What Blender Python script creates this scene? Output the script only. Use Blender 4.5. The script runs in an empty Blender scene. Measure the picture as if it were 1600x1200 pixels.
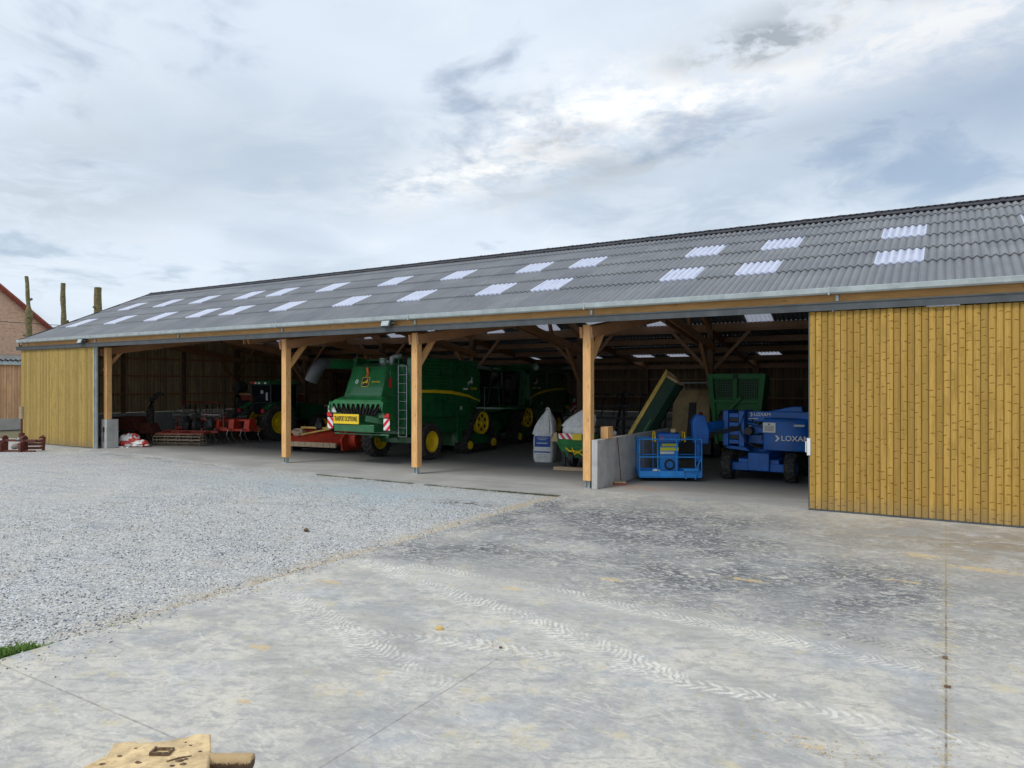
import bpy, math, random
from mathutils import Vector, Matrix, noise
R = math.radians
PI = math.pi
random.seed(7)
rnd = random.uniform
SC = bpy.context.scene
COL = SC.collection

# ------------------------------------------------------------------ camera, sky, sun, exposure
cd = bpy.data.cameras.new('camera')
cam = bpy.data.objects.new('camera', cd)
COL.objects.link(cam)
cam.location = (8.768, -18.272, 2.949)
cam.rotation_euler = (R(90), 0, R(31.3))
cd.sensor_width = 36
cd.lens = 36 * 1115 / 1600
cd.clip_end = 3000
cd.clip_start = 0.05
SC.camera = cam
SC.view_settings.view_transform = 'Standard'
SC.view_settings.look = 'None'
SC.view_settings.exposure = 0.2
SC.view_settings.gamma = 1

SUN_EL, SUN_ROT = R(52), R(200)


class N:
    """small node-tree writer"""
    def __init__(s, nt):
        s.nt = nt
        s.n = nt.nodes
        s.l = nt.links
        s.n.clear()

    def put(s, inp, v):
        if hasattr(v, 'is_output'):
            s.l.new(v, inp)
        elif v is not None:
            if hasattr(inp.default_value, '__len__') and not hasattr(v, '__len__'):
                v = [v] * len(inp.default_value)
            if hasattr(v, '__len__') and len(inp.default_value) == 4 and len(v) == 3:
                v = (*v, 1)
            inp.default_value = v

    def node(s, t, **k):
        n = s.n.new(t)
        for a, b in k.items():
            setattr(n, a, b)
        return n

    def m(s, op, a, b=None, c=None, clamp=False):
        n = s.node('ShaderNodeMath', operation=op, use_clamp=clamp)
        for i, v in enumerate((a, b, c)):
            if v is not None:
                s.put(n.inputs[i], v)
        return n.outputs[0]

    def vm(s, op, a, b=None):
        n = s.node('ShaderNodeVectorMath', operation=op)
        s.put(n.inputs[0], a)
        if b is not None:
            s.put(n.inputs[3 if op == 'SCALE' else 1], b)
        return n.outputs['Value' if op in ('LENGTH', 'DOT_PRODUCT') else 'Vector']

    def xyz(s, v):
        n = s.node('ShaderNodeSeparateXYZ')
        s.put(n.inputs[0], v)
        return n.outputs

    def vec(s, x, y, z=0.0):
        n = s.node('ShaderNodeCombineXYZ')
        for i, v in enumerate((x, y, z)):
            s.put(n.inputs[i], v)
        return n.outputs[0]

    def noise(s, v, scale, detail=4, rough=.55, dist=0.0, col=False):
        n = s.node('ShaderNodeTexNoise')
        s.put(n.inputs['Vector'], v)
        s.put(n.inputs['Scale'], scale)
        s.put(n.inputs['Detail'], detail)
        s.put(n.inputs['Roughness'], rough)
        s.put(n.inputs['Distortion'], dist)
        return n.outputs[1 if col else 0]

    def vor(s, v, scale, out='Distance', feat='F1', rnd=1.0):
        n = s.node('ShaderNodeTexVoronoi', feature=feat)
        s.put(n.inputs['Vector'], v)
        s.put(n.inputs['Scale'], scale)
        s.put(n.inputs['Randomness'], rnd)
        return n.outputs[out]

    def ramp(s, f, a, b, lo=0.0, hi=1.0):
        n = s.node('ShaderNodeMapRange', interpolation_type='SMOOTHSTEP')
        for i, v in enumerate((f, a, b, lo, hi)):
            s.put(n.inputs[i], v)
        return n.outputs[0]

    def mix(s, f, a, b, mode='MIX'):
        n = s.node('ShaderNodeMix', data_type='RGBA', blend_type=mode)
        s.put(n.inputs[0], f)
        s.put(n.inputs[6], a)
        s.put(n.inputs[7], b)
        return n.outputs[2]

    def gauss(s, x, y, cx, cy, rx, ry):
        dx = s.m('DIVIDE', s.m('SUBTRACT', x, cx), rx)
        dy = s.m('DIVIDE', s.m('SUBTRACT', y, cy), ry)
        r2 = s.m('ADD', s.m('MULTIPLY', dx, dx), s.m('MULTIPLY', dy, dy))
        return s.m('POWER', 2.718, s.m('MULTIPLY', r2, -1))


# sky: a physical sky seen through gaps of an almost closed cloud cover
w = bpy.data.worlds.new('World')
SC.world = w
w.use_nodes = True
k = N(w.node_tree)
sky = k.node('ShaderNodeTexSky', sky_type='NISHITA')
sky.sun_disc = False
sky.sun_elevation = SUN_EL
sky.sun_rotation = SUN_ROT
bg1 = k.node('ShaderNodeBackground')
k.put(bg1.inputs[0], sky.outputs[0])
bg1.inputs[1].default_value = 0.1
tc = k.node('ShaderNodeTexCoord').outputs['Generated']
dx, dy, dz = k.xyz(tc)
den = k.m('ADD', k.m('MAXIMUM', dz, 0), 0.12)
px = k.m('DIVIDE', dx, den)
py = k.m('DIVIDE', dy, den)
P = k.vec(px, py, 0)
warp = k.vm('ADD', P, k.vm('SCALE', k.noise(P, 1.3, 3, .5, col=True), .55))
big = k.noise(warp, .75, 4, .45)
mid = k.noise(k.vm('ADD', warp, (7.3, 2.1, 0)), 2.6, 10, .62, .25)
fine = k.noise(k.vm('ADD', P, k.vm('SCALE', k.noise(P, 5, 4, .6, col=True), .12)), 9, 9, .62)
bandx = k.m('MULTIPLY', k.ramp(px, -2.1, -1.2), k.ramp(px, 1.2, .2))
yc = k.m('ADD', k.m('MULTIPLY', k.m('ABSOLUTE', k.m('ADD', px, .15)), .17), 1.74)
band = k.m('POWER', 2.718, k.m('MULTIPLY', k.m('POWER', k.m('DIVIDE', k.m('SUBTRACT', py, k.m('ADD', yc, k.m('MULTIPLY', k.m('SUBTRACT', mid, .5), .5))), .2), 2), -1))
band = k.m('MULTIPLY', band, bandx)
soft = k.mix(k.ramp(big, .32, .62), (.47, .56, .665), (.69, .77, .87))
c = k.mix(k.ramp(mid, .42, .70, 0, .42), soft, (.80, .86, .93))
c = k.mix(k.m('MULTIPLY', band, k.ramp(fine, .34, .60, .15, 1)), c, (1.0, 1.0, .985))
# rumpled grey undersides along the band and the dark clump up right
und = k.m('MULTIPLY', k.gauss(px, py, -.9, 2.15, .75, .16), k.ramp(mid, .4, .62))
c = k.mix(k.m('MULTIPLY', und, .85), c, (.42, .475, .53))
und2 = k.m('MULTIPLY', k.gauss(px, py, -1.0, 1.9, .16, .07), k.ramp(fine, .42, .58))
c = k.mix(k.m('MULTIPLY', und2, .55), c, (.34, .37, .42))
dk = k.m('MULTIPLY', k.m('MAXIMUM', k.gauss(px, py, -.36, 1.68, .2, .1), k.m('MULTIPLY', k.gauss(px, py, -.12, 1.6, .35, .08), .6)), k.ramp(k.m('ADD', k.m('MULTIPLY', fine, .75), k.m('MULTIPLY', mid, .25)), .38, .60))
c = k.mix(k.m('MINIMUM', k.m('MULTIPLY', dk, 1.15), .85), c, (.30, .35, .40))
rg = k.m('MULTIPLY', k.gauss(px, py, .05, 2.5, .5, .35), k.ramp(mid, .35, .6, .3, 1))
c = k.mix(k.m('MULTIPLY', rg, .6), c, (.50, .59, .70))
lf = k.m('MULTIPLY', k.gauss(px, py, -2.5, 1.25, .8, .45), k.ramp(mid, .35, .65))
c = k.mix(k.m('MULTIPLY', lf, .7), c, (.42, .49, .56))
hz = k.ramp(dz, .22, .02)
c = k.mix(k.m('MULTIPLY', hz, .55), c, (.66, .75, .83))
c = k.mix(k.ramp(dz, 0, -.1), c, (.25, .26, .26))
bg2 = k.node('ShaderNodeBackground')
k.put(bg2.inputs[0], c)
bg2.inputs[1].default_value = 1.0
ms = k.node('ShaderNodeMixShader')
gap = k.m('MULTIPLY', k.ramp(k.noise(k.vm('ADD', warp, (3, 9, 0)), 1.1, 6, .6), .56, .68), .5)
gap = k.m('MAXIMUM', gap, k.m('MULTIPLY', k.gauss(px, py, .2, 2.1, .5, .4), .45))
k.put(ms.inputs[0], k.m('SUBTRACT', .97, gap))
k.l.new(bg1.outputs[0], ms.inputs[1])
k.l.new(bg2.outputs[0], ms.inputs[2])
k.l.new(ms.outputs[0], k.node('ShaderNodeOutputWorld').inputs[0])

sd = bpy.data.lights.new('sun', 'SUN')
sd.energy = 1.5
sd.angle = R(18)
sd.color = (1, .96, .9)
so = bpy.data.objects.new('sun', sd)
COL.objects.link(so)
so.rotation_euler = (R(90) - SUN_EL, 0, R(-22))
so.location = (0, -20, 30)

# ------------------------------------------------------------------ materials
MATS = {}


def newmat(name):
    m = bpy.data.materials.new(name)
    m.use_nodes = True
    k = N(m.node_tree)
    b = k.node('ShaderNodeBsdfPrincipled')
    o = k.node('ShaderNodeOutputMaterial')
    k.l.new(b.outputs[0], o.inputs[0])
    MATS[name] = m
    return m, k, b


def objco(k):
    return k.node('ShaderNodeTexCoord').outputs['Object']


def bump(k, b, h, strength=.5, dist=.01):
    n = k.node('ShaderNodeBump')
    n.inputs['Strength'].default_value = strength
    n.inputs['Distance'].default_value = dist
    k.put(n.inputs['Height'], h)
    k.l.new(n.outputs[0], b.inputs['Normal'])


def paint(name, c, rough=.4, metal=0.0, var=.18, scale=4, dirt=None, dirtamt=.3, coat=0):
    m, k, b = newmat(name)
    o = objco(k)
    n1 = k.noise(o, scale, 5, .6)
    dark = [x * (1 - var) for x in c]
    lite = [min(1, x * (1 + var)) for x in c]
    cc = k.mix(k.ramp(n1, .3, .7), dark, lite)
    if dirt:
        f = k.m('MULTIPLY', k.ramp(k.noise(o, scale * 1.7, 8, .7, .3), .45, .7), dirtamt)
        cc = k.mix(f, cc, dirt)
    k.put(b.inputs['Base Color'], cc)
    k.put(b.inputs['Roughness'], k.ramp(n1, .2, .8, rough * .8, min(1, rough * 1.2)))
    b.inputs['Metallic'].default_value = metal
    if coat:
        b.inputs['Coat Weight'].default_value = coat
    return m


def wood(name, a, b_, axis='z', knots=.5, scale=1.0):
    """sawn timber: grain stretched along one axis, growth rings and knots"""
    m, k, b = newmat(name)
    o = objco(k)
    x, y, z = k.xyz(o)
    if axis == 'x':
        v = k.vec(k.m('MULTIPLY', x, .12), y, z)
        kv = k.vec(k.m('MULTIPLY', x, .35), y, z)
    elif axis == 'y':
        v = k.vec(x, k.m('MULTIPLY', y, .12), z)
        kv = k.vec(x, k.m('MULTIPLY', y, .35), z)
    else:
        v = k.vec(x, y, k.m('MULTIPLY', z, .12))
        kv = k.vec(x, y, k.m('MULTIPLY', z, .35))
    g = k.noise(v, 22 * scale, 6, .65, .6)
    g2 = k.noise(o, 1.1, 3, .6)
    cc = k.mix(k.ramp(g, .3, .7), a, b_)
    cc = k.mix(k.ramp(g2, .3, .75, 0, .35), cc, [q * .62 for q in a])
    kn = k.vor(k.vm('ADD', kv, k.vm('SCALE', k.noise(o, 3, 2, col=True), .1)), 5.5 * scale)
    cc = k.mix(k.m('MULTIPLY', k.ramp(kn, .16, .06), knots), cc, [q * .3 for q in a])
    k.put(b.inputs['Base Color'], cc)
    b.inputs['Roughness'].default_value = .7
    bump(k, b, g, .25, .004)
    return m


def board(name, a, b_, width, axis='x', off=0.0, weather=.0, knot=1.0, dens=.26):
    """boards side by side, each with its own tint, knots and arcs of planed grain"""
    m, k, b = newmat(name)
    x, y, z = k.xyz(objco(k))
    h = x if axis == 'x' else y
    q = k.m('DIVIDE', k.m('SUBTRACT', h, off), width)
    idx = k.m('FLOOR', q)
    u = k.m('SUBTRACT', k.m('SUBTRACT', q, idx), .5)
    wn = k.node('ShaderNodeTexWhiteNoise', noise_dimensions='1D')
    k.put(wn.inputs['W'], idx)
    r = wn.outputs[0]
    zz = k.m('ADD', z, k.m('MULTIPLY', r, 37.0))
    grain = k.noise(k.vec(k.m('MULTIPLY', u, width * 60), k.m('MULTIPLY', zz, 1.6), idx), 1.0, 6, .65, .8)
    blot = k.noise(k.vec(k.m('MULTIPLY', u, .6), k.m('MULTIPLY', zz, 1.4), k.m('MULTIPLY', idx, 3.7)), 1.0, 4, .6)
    cc = k.mix(k.ramp(grain, .28, .72), a, b_)
    cc = k.mix(k.ramp(r, .1, 1, 0, .65), cc, [a[0] * .6, a[1] * .62, a[2] * .75])
    cc = k.mix(k.ramp(k.noise(k.vec(k.m('MULTIPLY', u, 2.2), k.m('MULTIPLY', zz, .35), k.m('MULTIPLY', idx, 5.1)), 2.0, 5, .65), .5, .64, 0, .35), cc, [a[0] * .5, a[1] * .5, a[2] * .55])
    cc = k.mix(k.ramp(blot, .48, .68, 0, .45), cc, [a[0] * .62, a[1] * .66, a[2] * .6])
    # knots: one jittered spot per cell along the board
    cell = k.m('DIVIDE', zz, dens)
    ci = k.m('FLOOR', cell)
    cf = k.m('SUBTRACT', k.m('SUBTRACT', cell, ci), .5)
    w2 = k.node('ShaderNodeTexWhiteNoise', noise_dimensions='2D')
    k.put(w2.inputs['Vector'], k.vec(ci, idx, 0))
    rx, ry, rz = k.xyz(w2.outputs['Color'])
    ku = k.m('MULTIPLY', k.m('SUBTRACT', u, k.m('MULTIPLY', k.m('SUBTRACT', rx, .5), .7)), width)
    kz = k.m('MULTIPLY', k.m('SUBTRACT', cf, k.m('MULTIPLY', k.m('SUBTRACT', ry, .5), .6)), dens)
    d = k.m('SQRT', k.m('ADD', k.m('MULTIPLY', ku, ku), k.m('MULTIPLY', k.m('MULTIPLY', kz, kz), 1.5)))
    size = k.m('MULTIPLY', k.m('SUBTRACT', rz, .35), .016)
    kn = k.ramp(k.m('SUBTRACT', d, size), .004, -.003)
    halo = k.ramp(k.m('SUBTRACT', d, size), .03, 0)
    cc = k.mix(k.m('MULTIPLY', halo, .3 * knot), cc, [a[0] * .55, a[1] * .45, a[2] * .3])
    cc = k.mix(k.m('MULTIPLY', kn, .8 * knot), cc, [a[0] * .16, a[1] * .12, a[2] * .1])
    # dark arcs where the rounded face cuts the knot whorls, a pale lip below each
    au = k.m('MULTIPLY', u, width)
    az = k.m('ADD', kz, k.m('ADD', k.m('MULTIPLY', k.m('MULTIPLY', au, au), k.m('MULTIPLY', k.m('SUBTRACT', rx, -.3), 9)), k.m('MULTIPLY', k.m('SUBTRACT', k.noise(k.vec(k.m('MULTIPLY', h, 30), zz, 0), 3, 3), .5), .03)))
    side = k.ramp(k.m('ABSOLUTE', k.m('SUBTRACT', u, k.m('MULTIPLY', k.m('SUBTRACT', ry, .5), .9))), .42, .12)
    gate = k.m('MULTIPLY', k.m('GREATER_THAN', rz, .22), side)
    cc = k.mix(k.m('MULTIPLY', k.m('MULTIPLY', k.ramp(k.m('ABSOLUTE', az), .015, .003), gate), .9 * knot), cc, [a[0] * .3, a[1] * .22, a[2] * .12])
    cc = k.mix(k.m('MULTIPLY', k.m('MULTIPLY', k.ramp(k.m('ABSOLUTE', k.m('ADD', az, .02)), .014, .002), gate), .4 * knot), cc, [min(1, a[0] * 1.35), min(1, a[1] * 1.35), a[2] * 1.6])
    seam = k.ramp(k.m('ABSOLUTE', u), .41, .49)  # board edges darkened in the colour as gap shadow
    cc = k.mix(k.m('MULTIPLY', seam, .8), cc, [a[0] * .35, a[1] * .3, a[2] * .25])
    if weather:
        st = k.noise(k.vec(k.m('MULTIPLY', x, 9), k.m('MULTIPLY', y, 9), k.m('MULTIPLY', z, .5)), 1, 5, .6)
        cc = k.mix(k.ramp(st, .42, .75, 0, weather), cc, (.10, .085, .07))
    gz = k.noise(k.vec(x, y, 0), 14, 3, .6)
    foot = k.m('MULTIPLY', k.ramp(k.m('SUBTRACT', z, k.m('MULTIPLY', gz, .4)), .25, -.1), .35)
    cc = k.mix(foot, cc, (.2, .17, .12))
    k.put(b.inputs['Base Color'], cc)
    b.inputs['Roughness'].default_value = .8
    b.inputs['Specular IOR Level'].default_value = .2
    bump(k, b, k.m('SUBTRACT', grain, k.m('MULTIPLY', kn, .8)), .35, .004)
    return m


DOOR = board('treated door boards', (.47, .28, .06), (.60, .385, .105), .1345, 'x', 6.03, 0, 1.0, .19)
DOORL = board('treated small door boards', (.44, .30, .09), (.52, .365, .12), .142, 'x', -31.15, 0, .4)
GAB = board('gable boards', (.60, .43, .22), (.74, .56, .32), .2, 'y', 0, .5, .7, .5)
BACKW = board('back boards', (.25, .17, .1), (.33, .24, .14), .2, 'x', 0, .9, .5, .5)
CLAD = board('clad boards', (.88, .48, .25), (.92, .62, .38), .16, 'y', 0, .35, .35, .5)
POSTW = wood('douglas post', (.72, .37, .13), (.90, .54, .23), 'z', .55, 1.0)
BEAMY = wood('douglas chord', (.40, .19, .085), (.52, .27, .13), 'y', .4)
POSTD = wood('post in painted shade', (.17, .10, .06), (.25, .15, .09), 'z', .4)  # darker copy of post wood, barn shade mixed into its colour
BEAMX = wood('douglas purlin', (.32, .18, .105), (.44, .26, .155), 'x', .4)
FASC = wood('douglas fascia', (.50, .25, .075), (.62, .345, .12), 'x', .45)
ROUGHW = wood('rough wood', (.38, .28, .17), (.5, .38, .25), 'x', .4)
BARK = paint('lopped bark', (.16, .135, .06), .9, 0, .5, 7, (.26, .24, .10), .6)
GALV = paint('galvanised steel', (.42, .47, .47), .45, .35, .14, 2.2, (.6, .66, .66), .4)
RAIL = paint('dark grey rail', (.075, .085, .09), .45, .2, .15, 1.5, (.16, .17, .17), .3)
CAPM = paint('ridge cap', (.045, .045, .055), .7, 0, .25, 2.0)
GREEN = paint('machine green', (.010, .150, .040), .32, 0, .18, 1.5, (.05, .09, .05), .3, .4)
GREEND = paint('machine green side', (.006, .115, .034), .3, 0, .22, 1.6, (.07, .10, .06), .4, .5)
GREENK = paint('scuffed dark green', (.006, .04, .02), .7, 0, .25, 2, (.02, .05, .03), .4)
GREENL = paint('hopper green', (.035, .21, .06), .6, 0, .2, 2)
YEL = paint('machine yellow', (.78, .55, .01), .4, 0, .12, 3, (.3, .2, .05), .25)
YELD = paint('dull yellow', (.72, .50, .12), .55, 0, .2, 3, (.25, .17, .07), .4)
TAN = paint('tan panel', (.42, .30, .15), .55, 0, .15, 2, (.2, .14, .08), .3)
SPOUT = paint('spout rubber', (.035, .038, .042), .6, 0, .2, 3)
RUSTS = paint('weathered roller steel', (.20, .16, .11), .8, .2, .35, 8, (.12, .08, .05), .5)
BLK = paint('black rubber', (.02, .02, .02), .8, 0, .3, 6, (.14, .12, .09), .6)
DARK = paint('dark steel', (.03, .03, .032), .55, .3, .3, 5, (.08, .065, .05), .4)
STEEL = paint('worn steel', (.26, .24, .22), .5, .6, .3, 6, (.14, .09, .06), .5)
GLASS = paint('dark cab glass', (.008, .012, .014), .06, 0, .1, 1)
RED = paint('implement red', (.55, .045, .02), .5, 0, .25, 3, (.16, .06, .04), .45)
HRED = paint('old red brown', (.13, .03, .02), .75, 0, .4, 8, (.09, .05, .03), .6)
REDR = paint('rusty red', (.27, .042, .026), .7, 0, .35, 7, (.10, .045, .03), .6)
WHITE = paint('white paint', (.78, .78, .77), .5, 0, .06, 3)
BLUE = paint('lift blue', (.002, .105, .43), .42, 0, .2, 3, (.03, .08, .14), .3, 0)
BLUEL = paint('basket blue', (.004, .21, .62), .42, 0, .14, 3, (.1, .25, .45), .3)
BAG = paint('woven bag', (.74, .75, .74), .75, 0, .10, 9, (.50, .48, .42), .35)
PRINT = paint('blue print', (.02, .07, .34), .6, 0, .1, 6)
SIGNY = paint('sign yellow', (.86, .60, .02), .45, 0, .05, 4)
REFR = paint('reflector red', (.62, .02, .03), .3, 0, .1, 4)
ORANGE = paint('beacon orange', (.6, .14, .02), .3, 0, .1, 4)
MUD = paint('mud caked steel', (.68, .50, .27), .9, 0, .22, 9, (.30, .18, .08), .55)
MUDD = paint('dark mud', (.11, .07, .04), .9, 0, .5, 26, (.45, .3, .15), .6)
CONW = paint('cast concrete', (.47, .465, .44), .85, 0, .12, 2.2, (.30, .30, .28), .4)
TILE = paint('roof tile red', (.32, .10, .06), .75, 0, .3, 5)
PAPER = paint('white paper', (.75, .75, .72), .8, 0, .05, 5)
STICK = paint('sticker yellow', (.75, .72, .03), .5, 0, .05, 5)
GRASS = paint('grass', (.16, .27, .05), .8, 0, .5, 30)
WEED = paint('moss weeds', (.10, .11, .04), .9, 0, .5, 30)
STRAW = paint('straw', (.6, .42, .16), .8, 0, .3, 20)
LAMPG = paint('lamp glass', (.45, .5, .5), .12, 0, .05, 5)

# fibre cement
m, k, b = newmat('fibre cement')
o = objco(k)
x, y, z = k.xyz(o)
q = k.m('FLOOR', k.m('DIVIDE', x, 1.062))
q2 = k.m('FLOOR', k.m('DIVIDE', k.m('ADD', y, .33), 1.165))
wn = k.node('ShaderNodeTexWhiteNoise', noise_dimensions='2D')
k.put(wn.inputs['Vector'], k.vec(q, q2, 0))
cc = k.mix(wn.outputs[0], (.18, .19, .207), (.245, .252, .262))
cc = k.mix(k.ramp(k.noise(o, .7, 6, .6), .35, .7, 0, .5), cc, (.16, .165, .18))
cc = k.mix(k.ramp(k.noise(k.vec(k.m('MULTIPLY', x, 12), y, z), 1, 5, .6), .4, .75, 0, .35), cc, (.10, .10, .11))
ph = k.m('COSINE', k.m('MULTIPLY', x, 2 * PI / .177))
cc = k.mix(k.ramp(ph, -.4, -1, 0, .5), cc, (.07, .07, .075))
lc = k.m('MULTIPLY', k.ramp(k.noise(o, 7, 8, .75), .6, .72), .5)
cc = k.mix(lc, cc, (.27, .27, .25))
k.put(b.inputs['Base Color'], cc)
b.inputs['Roughness'].default_value = .55
ROOFM = m
# translucent rooflight
m, k, b = newmat('rooflight sheet')
o = objco(k)
k.put(b.inputs['Base Color'], k.mix(k.ramp(k.m('ADD', k.m('MULTIPLY', k.m('COSINE', k.m('MULTIPLY', k.xyz(o)[0], 2 * PI / .177)), .22), k.noise(o, 3, 6, .7)), .15, .7), (.50, .55, .76), (.80, .84, .98)))  # wave troughs shaded in the colour so sheets look less flat
b.inputs['Roughness'].default_value = .3
b.inputs['Transmission Weight'].default_value = 0
tr = k.node('ShaderNodeBsdfTranslucent')
k.put(tr.inputs[0], (.88, .9, .98))
mx = k.node('ShaderNodeMixShader')
mx.inputs[0].default_value = .25
k.l.new(b.outputs[0], mx.inputs[1])
k.l.new(tr.outputs[0], mx.inputs[2])
for n in k.n:
    if n.type == 'OUTPUT_MATERIAL':
        k.l.new(mx.outputs[0], n.inputs[0])
SKYL = m
# brick
m, k, b = newmat('brick wall')
o = objco(k)
x, y, z = k.xyz(o)
bt = k.node('ShaderNodeTexBrick')
k.put(bt.inputs['Vector'], k.vec(y, z, 0))
bt.inputs['Scale'].default_value = 1.0
bt.inputs['Brick Width'].default_value = .23
bt.inputs['Row Height'].default_value = .075
bt.inputs['Mortar Size'].default_value = .011
k.put(bt.inputs['Color1'], (.66, .33, .19))
k.put(bt.inputs['Color2'], (.80, .48, .31))
k.put(bt.inputs['Mortar'], (.5, .43, .36))
cc = k.mix(k.ramp(k.noise(o, 1.3, 8, .7), .4, .7, 0, .45), bt.outputs[0], (.60, .45, .35))
cc = k.mix(k.ramp(k.noise(k.vec(x, k.m('MULTIPLY', y, 4.3), k.m('MULTIPLY', z, 13)), 1, 2), .56, .7, 0, .55), cc, (.24, .13, .1))
k.put(b.inputs['Base Color'], cc)
b.inputs['Roughness'].default_value = .9
bump(k, b, bt.outputs[1], -.4, .01)
BRICK = m
# hazard stripes (red and white, diagonal)
def stripes(name, a, c2, f, slope=1.0, ax='x'):
    m, k, b = newmat(name)
    x, y, z = k.xyz(objco(k))
    h = x if ax == 'x' else y
    s = k.m('FRACT', k.m('MULTIPLY', k.m('ADD', h, k.m('MULTIPLY', z, slope)), f))
    k.put(b.inputs['Base Color'], k.mix(k.m('GREATER_THAN', s, .5), a, c2))
    b.inputs['Roughness'].default_value = .4
    return m
HAZ = stripes('red white stripes', (.62, .02, .03), (.82, .8, .8), 3.3)
HAZM = stripes('red white stripes mirrored', (.62, .02, .03), (.82, .8, .8), 3.3, -1.0)
# perforated mesh
def perf(name, c, hole, f, ax='x'):
    m, k, b = newmat(name)
    x, y, z = k.xyz(objco(k))
    a = k.m('FRACT', k.m('MULTIPLY', x if ax == 'x' else y, f))
    d = k.m('FRACT', k.m('MULTIPLY', z, f))
    h = k.m('MULTIPLY', k.m('GREATER_THAN', a, .35), k.m('GREATER_THAN', d, .35))
    k.put(b.inputs['Base Color'], k.mix(h, c, hole))
    b.inputs['Roughness'].default_value = .6
    return m
MESHG = perf('green wire mesh', (.03, .13, .05), (.004, .012, .006), 11)

# gravel and concrete grounds
def streaks(k, x, y, ang, sx, sy, detail=6, dist=.6):
    ca, sa = math.cos(ang), math.sin(ang)
    u = k.m('ADD', k.m('MULTIPLY', x, ca), k.m('MULTIPLY', y, sa))
    v = k.m('SUBTRACT', k.m('MULTIPLY', y, ca), k.m('MULTIPLY', x, sa))
    return k.noise(k.vec(k.m('MULTIPLY', u, sx), k.m('MULTIPLY', v, sy), 0), 1, detail, .62, dist)


m, k, b = newmat('yard gravel')
o = objco(k)
x, y, z = k.xyz(o)
P2 = k.vec(x, y, 0)
wp = k.vm('ADD', P2, k.vm('SCALE', k.noise(P2, 30, 2, col=True), .02))
v1 = k.vor(wp, 34, 'Color')
d1 = k.vor(wp, 34, 'Distance')
v2 = k.vor(wp, 62, 'Color')
r1, g1, b1 = k.xyz(v1)
r2, g2, b2 = k.xyz(v2)
st = k.mix(r1, (.40, .405, .41), (.76, .755, .73))
st = k.mix(k.ramp(g1, .68, .8, 0, .85), st, (.13, .14, .16))
st = k.mix(k.ramp(b1, .85, .95, 0, .7), st, (.68, .62, .52))
st = k.mix(k.ramp(r2, .74, .84, 0, .8), st, (.09, .095, .105))
st = k.mix(k.ramp(g2, .8, .9, 0, .6), st, (.74, .75, .76))
lg = k.noise(P2, .45, 6, .6)
st = k.mix(k.ramp(lg, .35, .7, 0, .45), st, (.60, .575, .50))
st = k.mix(k.ramp(streaks(k, x, y, .12, .4, 2.6, 7, 1.2), .5, .68, 0, .4), st, (.27, .29, .31))
st = k.mix(k.ramp(k.noise(k.vm('ADD', P2, (4, 40, 0)), .9, 8, .7), .50, .66, 0, .45), st, (.46, .42, .33))
st = k.mix(k.ramp(k.noise(k.vm('ADD', P2, (14, 4, 0)), 5, 6, .7), .56, .7, 0, .4), st, (.16, .17, .19))
st = k.mix(k.m('MULTIPLY', k.gauss(x, y, -5.5, -3.6, 5, 1.7), k.ramp(k.noise(P2, .7, 5), .35, .65, .2, .65)), st, (.36, .47, .52))
# brown fines along the slab edge and an oily patch by the barn
ed = k.m('MULTIPLY', k.ramp(k.m('ADD', x, k.m('MULTIPLY', k.noise(P2, 1.8, 8, .75), 1.6)), .15, .95), k.ramp(y, -14.5, -12, .3, 1))
st = k.mix(k.m('MULTIPLY', ed, .75), st, (.50, .38, .21))
pt = k.m('MULTIPLY', k.gauss(x, y, -1.6, -3.6, .9, .35), k.ramp(k.noise(P2, 4, 6, .7), .42, .58))
st = k.mix(pt, st, (.13, .105, .085))
pt = k.m('MULTIPLY', k.ramp(y, -2.2, -1.2), k.ramp(k.noise(P2, 1.1, 6, .7), .5, .62))
st = k.mix(k.m('MULTIPLY', pt, .5), st, (.2, .19, .17))
k.put(b.inputs['Base Color'], st)
b.inputs['Roughness'].default_value = .9
bump(k, b, k.m('ADD', k.m('MULTIPLY', d1, -1), k.m('MULTIPLY', k.noise(P2, 3, 4), .4)), .9, .02)
GRAV = m

# tyre tracks on the slab: (points of the centre line, half width, pitch of the lugs, pale or dark, strength)
TRK = [
    ([(.30, -9.35), (2.0, -9.9), (3.5, -10.35), (4.8, -10.72), (6.5, -11.35)], .24, .09, 1, .8),
    ([(1.2, -9.25), (2.4, -9.2), (3.6, -9.25), (5.0, -9.44), (6.8, -9.62), (8.6, -9.7)], .20, .09, 1, .7),
    ([(.45, -11.35), (1.8, -11.75), (3.0, -12.15), (4.6, -12.8)], .26, .095, 1, .65),
    ([(2.4, -12.1), (3.6, -11.75), (4.6, -11.5), (5.6, -11.38), (7.4, -11.3), (9.5, -11.4)], .15, .12, 1, .75),
    ([(4.6, -6.15), (5.6, -6.12), (6.8, -6.0), (8.4, -5.6)], .14, .10, 0, .8),
    ([(4.5, -9.35), (5.6, -9.02), (7.0, -9.0), (8.8, -9.2)], .14, .09, 0, .7),
    ([(.9, -7.9), (2.2, -7.6), (3.6, -7.2), (5.0, -6.3)], .3, .11, 0, .6),
]


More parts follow.
